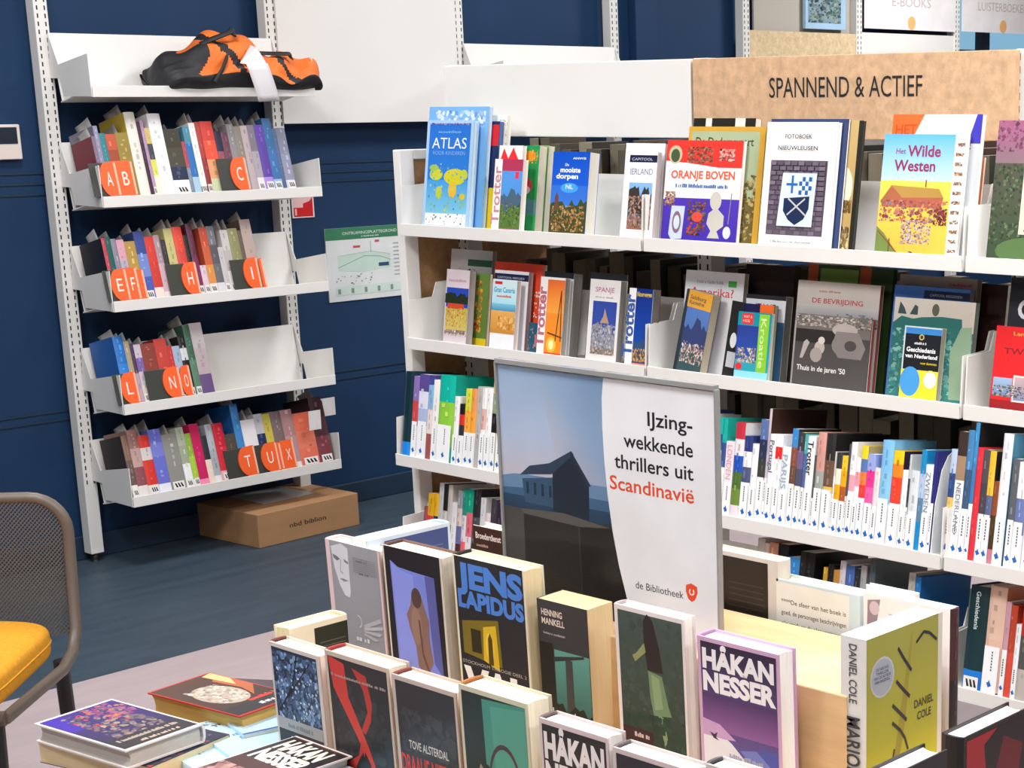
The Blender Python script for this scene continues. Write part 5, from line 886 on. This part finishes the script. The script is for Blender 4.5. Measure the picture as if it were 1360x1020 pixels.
flat('tan-paged paperback lying under the purple thriller', (170, 1030), (278, 985), (50, 985), .596, .034, [('r', 0, 0, 1, 1, '2c3040', '303850'), ('d', 0, 0, 1, 1, 40, .09, ['c83c34', '20283c', '506080', '383c50'], 4)], '2c3044', 'd8c49c', kind='paper', half=True)
flat('red-edged thriller lying flat with a fur and gold picture', (278, 893), (196, 920), (372, 931), .618, .048, [('r', .02, .02, .98, .98, '3c2c26', '4c3428'), ('e', .45, .5, .3, .26, 'a89888'), ('d', .2, .3, .7, .75, 40, .09, ['c4b4a4', '8c7c70', 'd8ccbc', '6c5c50'], 3), ('p', [(.7, .3), (.98, .5), (.98, .9), (.75, .8), (.8, .5)], 'a85c38'), ('p', [(.85, .6), (.98, .75), (.98, .98), (.8, .95)], 'd8b078'), ('r', .02, .02, .98, .2, '2c2a2c'), ('t', '~7', .5, .2, .06, 'd84030', .45, 'l', .02), ('t', '~9', .5, .08, .06, 'e8e0dc', .45, 'l', .02)], 'b83c30', 'cfa860')
flat('small dark thriller lying flat behind the frosty branches book', (388, 925), (415, 905), (319, 892), .60, .03, [('r', .03, .03, .97, .97, '4a4248', '54484c')], 'a8a0a0', 'd8d0c4')
flat('book lying flat lettered NESSER near the bottom edge', (420, 1062), (480, 1004), (345, 1030), .612, .03, [('r', .02, .02, .98, .98, '4a3430', '5c3c38'), ('d', .02, .3, .7, .98, 16, .2, ['8c5c58', 'c8a8a0', '4c2c2c'], 3)], 'd0c0b8', 'c8bcb0') if 0 else \
book('dark red hardback with white block lettering lying flat, bottom edge', GF, T((1.447-.21, 2.19, .632)) @ RZ(-90) @ RX(-90), .138, .21, .03, kind='hard', cover='d0c0b8', pages='c8bcb0',
 art=[('r', .02, .02, .98, .98, '3a2422', '4c302c'), ('r', .02, .55, .98, .96, '241c1e'), ('t', 'HÅKAN', .1, .76, .17, 'e8dccc', .74, 'l', .05), ('t', 'NESSER', .1, .56, .17, 'e8dccc', .8, 'l', .05), ('d', .02, .02, .6, .4, 16, .2, ['8c5c58', 'b08880', '4c2c2c'], 3)])
blu = [('r', 0, 0, 1, 1, 'b4d6ea', 'bcdcee'), ('t', '~6', .3, .5, .08, '6c8ca8', .4, 'l'), ('t', '~7', .34, .38, .08, '6c8ca8', .36, 'l'), ('d', .05, .8, .95, .98, 16, .09, ['202c34', '3c4c58', 'e0ecf4'], 4), ('l', [(0, .02), (1, .02)], .03, '28488c')]
for lab, (x, y, z, a) in [('light blue paperback lying flat beside the purple thriller', (1.325, 2.30, .585, -8)), ('light blue paperback lying flat in the middle of three', (1.392, 2.378, .591, -12)), ('light blue paperback with black birds lying flat, nearest the frosty book', (1.452, 2.44, .597, -14))]:
    book(lab, GF, T((x, y-.10, z)) @ RZ(a) @ RX(-90), .125, .19, .012 if z < .62 else .02, cover='b8d8ea', art=blu, pages='e8e4dc')

C_ = atz(525, 1008, .615)
book('light blue paperback poking up at the bottom edge', GF, T((min(C_.x, 1.445)-.19, C_.y+.05, .615)) @ RZ(-90) @ RX(-90), .125, .19, .02, cover='b8d8ea', art=blu, pages='e8e4dc')

# ------------------------------------------------------------------ acrylic sign on the top step
A_, B_ = atx(660, 480, 1.80), atx(951, 515, 1.80); sw = A_.y-B_.y; shh = A_.z-Z3_
o = thing('sign_holder', 'clear acrylic sign on the riser announcing Scandinavian thrillers', 'sign', T((1.80, A_.y, Z3_)) @ RZ(-90))
MB().box((0, -.004, .002), (sw, -.0015, shh)).build('front_sheet', ACRYL, o, .0006)
MB().box((0, .0015, .002), (sw, .004, shh)).build('rear_sheet', ACRYL, o, .0006)
MB().box((0, -.03, 0), (sw, .035, .003)).build('foot', ACRYL, o, .0008)
MB().box((0, -.006, shh-.002), (sw, .006, shh+.006)).build('top_edge', mat('acrylic_edge', 'a8a8a6', rough=.12, Transmission_Weight=.35), o, .001)
MB().box((sw-.001, -.005, .002), (sw+.003, .005, shh)).build('side_edge', mat('acrylic_edge', 'a8a8a6'), o, .001)
MB().box((-.003, -.005, .002), (.001, .005, shh)).build('side_edge', mat('acrylic_edge', 'a8a8a6'), o, .001)
MB().box((.002, -.001, .004), (sw-.002, .001, shh-.004), 'e6e6e8').build('poster_sheet', PRINT, o)
P = mkP(lambda u, v, k: (.002+u*(sw-.004), -.0011-.00002*k, shh-.004-v*(shh-.008)), -sw/shh)
S = [('r', 0, 0, .62, .22, '7c98b8', '9cb0c8') if 0 else ('r', 0, .0, .62, .28, '9db6d4', 'b4c4de'), ('r', 0, .28, .62, .50, 'b4c4de', 'ccc2cc'), ('p', [(.2, 0), (.62, 0), (.62, .5), (.3, .5)], [lin('9db6d4'), lin('6f92ba'), lin('8aa2c4'), lin('ccc2cc')]),
 ('p', [(0, .47), (.06, .455), (.12, .45), (.62, .44), (.62, .62), (0, .62)], '6c8cae'), ('p', [(0, .52), (.2, .5), (.62, .5), (.62, .64), (0, .64)], '44658a'), ('r', 0, .545, .62, .66, '2c4868', '1c2c40'),
 ('p', [(.1, .47), (.11, .57), (.27, .57), (.27, .44)], '3a5672'), ('p', [(.255, .41), (.35, .325), (.43, .45), (.425, .61), (.25, .60)], '222c3c'), ('p', [(.09, .455), (.14, .41), (.24, .385), (.35, .318), (.362, .33), (.25, .43)], '34445a'), ('p', [(.35, .318), (.44, .45), (.425, .455), (.345, .34)], '2c3848')]
for k in range(4): S.append(('r', .12+k*.038, .48, .132+k*.038, .53, '22384e'))
S += [('r', 0, .60, .7, 1, '36342f', '1c1b1a'), ('p', [(0, .60), (.1, .6), (.1, .9), (0, .9)], '4c4a46'), ('p', [(.09, .60), (.3, .585), (.52, .61), (.38, .63), (.1, .62)], '5c5a54'), ('p', [(.1, .62), (.37, .63), (.38, 1), (.1, 1)], '2a2825'), ('p', [(.38, .63), (.56, .61), (.7, 1), (.38, 1)], '1e1d1c'), ('l', [(.375, .62), (.38, 1)], .006, '4c4a46')]
S += [('p', [(.515, 0), (.505, .08), (.503, .2), (.507, .33), (.517, .47), (.535, .62), (.56, .76), (.59, .88), (.62, 1), (1, 1), (1, 0)], 'e9e9ed')]
for s_, v_, w_, c_, in [('IJzing-', .165, .195, '26242a'), ('wekkende', .263, .305, '26242a'), ('thrillers uit', .353, .35, '26242a'), ('Scandinavië', .443, .375, 'e0522e')]: S.append(('T', s_, .905, v_, .056, c_, w_, 'r', .012))
S += [('T', 'de Bibliotheek', .85, .835, .03, '3c3a40', .215, 'r', 0), ('p', [(.862, .775), (.885, .765), (.91, .775), (.912, .80), (.9, .83), (.885, .84), (.87, .83), (.86, .80)], 'e8502c'), ('ring', .886, .80, .012, .014, .4, 'f0e4e0', -60, 240)]
pm = MB(); art_mesh(pm, [s for s in S if s[0] != 'T'], P)
for _, s_, u_, v_, hv, c_, w_, al, bo in [s for s in S if s[0] == 'T']: pm.text(s_, lambda x, y: P(u_+x, v_-y, 30), width=w_, height=hv, col=c_, bold=bo, align=al)
pm.build('poster_print', PRINT, o)

# ------------------------------------------------------------------ chair with yellow cushion
R0 = Vector((1.815, 3.53, 0))
o = thing('lounge_chair', 'low brown-framed chair with grey mesh back and yellow seat cushion', 'chair', T(R0) @ RZ(135))
# local: x to the chair's left-back corner (towards -X +Y), y towards its front (-X -Y), z up
W_, D_, zs, zt, rr = .56, .50, .415, .752, .075
def arc(cx, cz, r, a0, a1, n=7): return [(cx+r*math.cos(math.radians(a0+(a1-a0)*i/n)), cz+r*math.sin(math.radians(a0+(a1-a0)*i/n))) for i in range(n+1)]
lp = arc(rr, zt-rr, rr, 180, 90)+arc(W_-rr, zt-rr, rr, 90, 0)
path = [(0, .47, zs+.01), (0, .12, zs-.005), (0, .05, zs+.012), (0, .012, zs+.055)]+[(x, 0-.02*(z-zs), z) for x, z in lp]+[(W_, .012, zs+.055), (W_, .05, zs+.012), (W_, .12, zs-.005), (W_, .47, zs+.01)]
MB().tube(path, .0125, '6a5c50', 12, flat=.85).build('frame', FRAME, o)
MB().tube([(0, .47, zs+.01), (W_, .47, zs+.01)], .015, '6a5c50').build('front_rail', FRAME, o)
for x, y in ((.03, .04), (W_-.03, .04), (.03, .44), (W_-.03, .44)): MB().tube([(x, y, zs-.01), (x, y+(.03 if y > .2 else -.03), .0)], .016, '222').build('leg', BLACKP, o)
ms = MB(); n = 62; c = '777'
def inside(x, z):
    if z > zt-rr and (x < rr or x > W_-rr): cx = rr if x < rr else W_-rr; return math.hypot(x-cx, z-(zt-rr)) < rr
    return 0 < x < W_ and zs+.03 < z < zt
step = .0085
for s_ in (1, -1):                         # two families of slanted strands
    k = -60
    while k < 140:
        pts = []
        for i in range(80):
            z = zs+.03+i*(zt-zs-.03)/79; x = k*step+s_*(z-zs)*.9
            if inside(x, z): pts.append((x, z))
        if len(pts) > 1:
            (xa, za), (xb, zb_) = pts[0], pts[-1]; e_ = .0016
            ms.poly([(xa-e_, -.001*s_, za), (xa+e_, -.001*s_, za), (xb+e_, -.001*s_, zb_), (xb-e_, -.001*s_, zb_)], c)
        k += 1
z = zs+.03
m_ = ms.build('mesh_back', MESHM, o); m_['kind'] = 'stuff'; s_ = m_.modifiers.new('s', 'SOLIDIFY'); s_.thickness = .0012
def cush(u, v):
    th = 2*math.pi*v; ph = math.pi*(u-.5); f = lambda a, e: math.copysign(abs(a)**e, a)
    cx = f(math.cos(ph), .28)*f(math.cos(th), .28); cy = f(math.cos(ph), .28)*f(math.sin(th), .28); cz = f(math.sin(ph), .42)
    return (W_/2+cx*(W_/2-.025), .26+cy*.225, zs+.045+cz*(.042+.008*(1-cx*cx)))
q_ = MB().grid(cush, 28, 56); q_.build('seat_cushion', FABRIC, o)
pc = [(W_/2+math.copysign(abs(math.cos(t*math.pi/24))**.28, math.cos(t*math.pi/24))*(W_/2-.0245), .26+math.copysign(abs(math.sin(t*math.pi/24))**.28, math.sin(t*math.pi/24))*.2255, zs+.047) for t in range(48)]
MB().tube(pc, .0022, 'c88a20', 6, closed=True).build('seam', FABRIC, o)
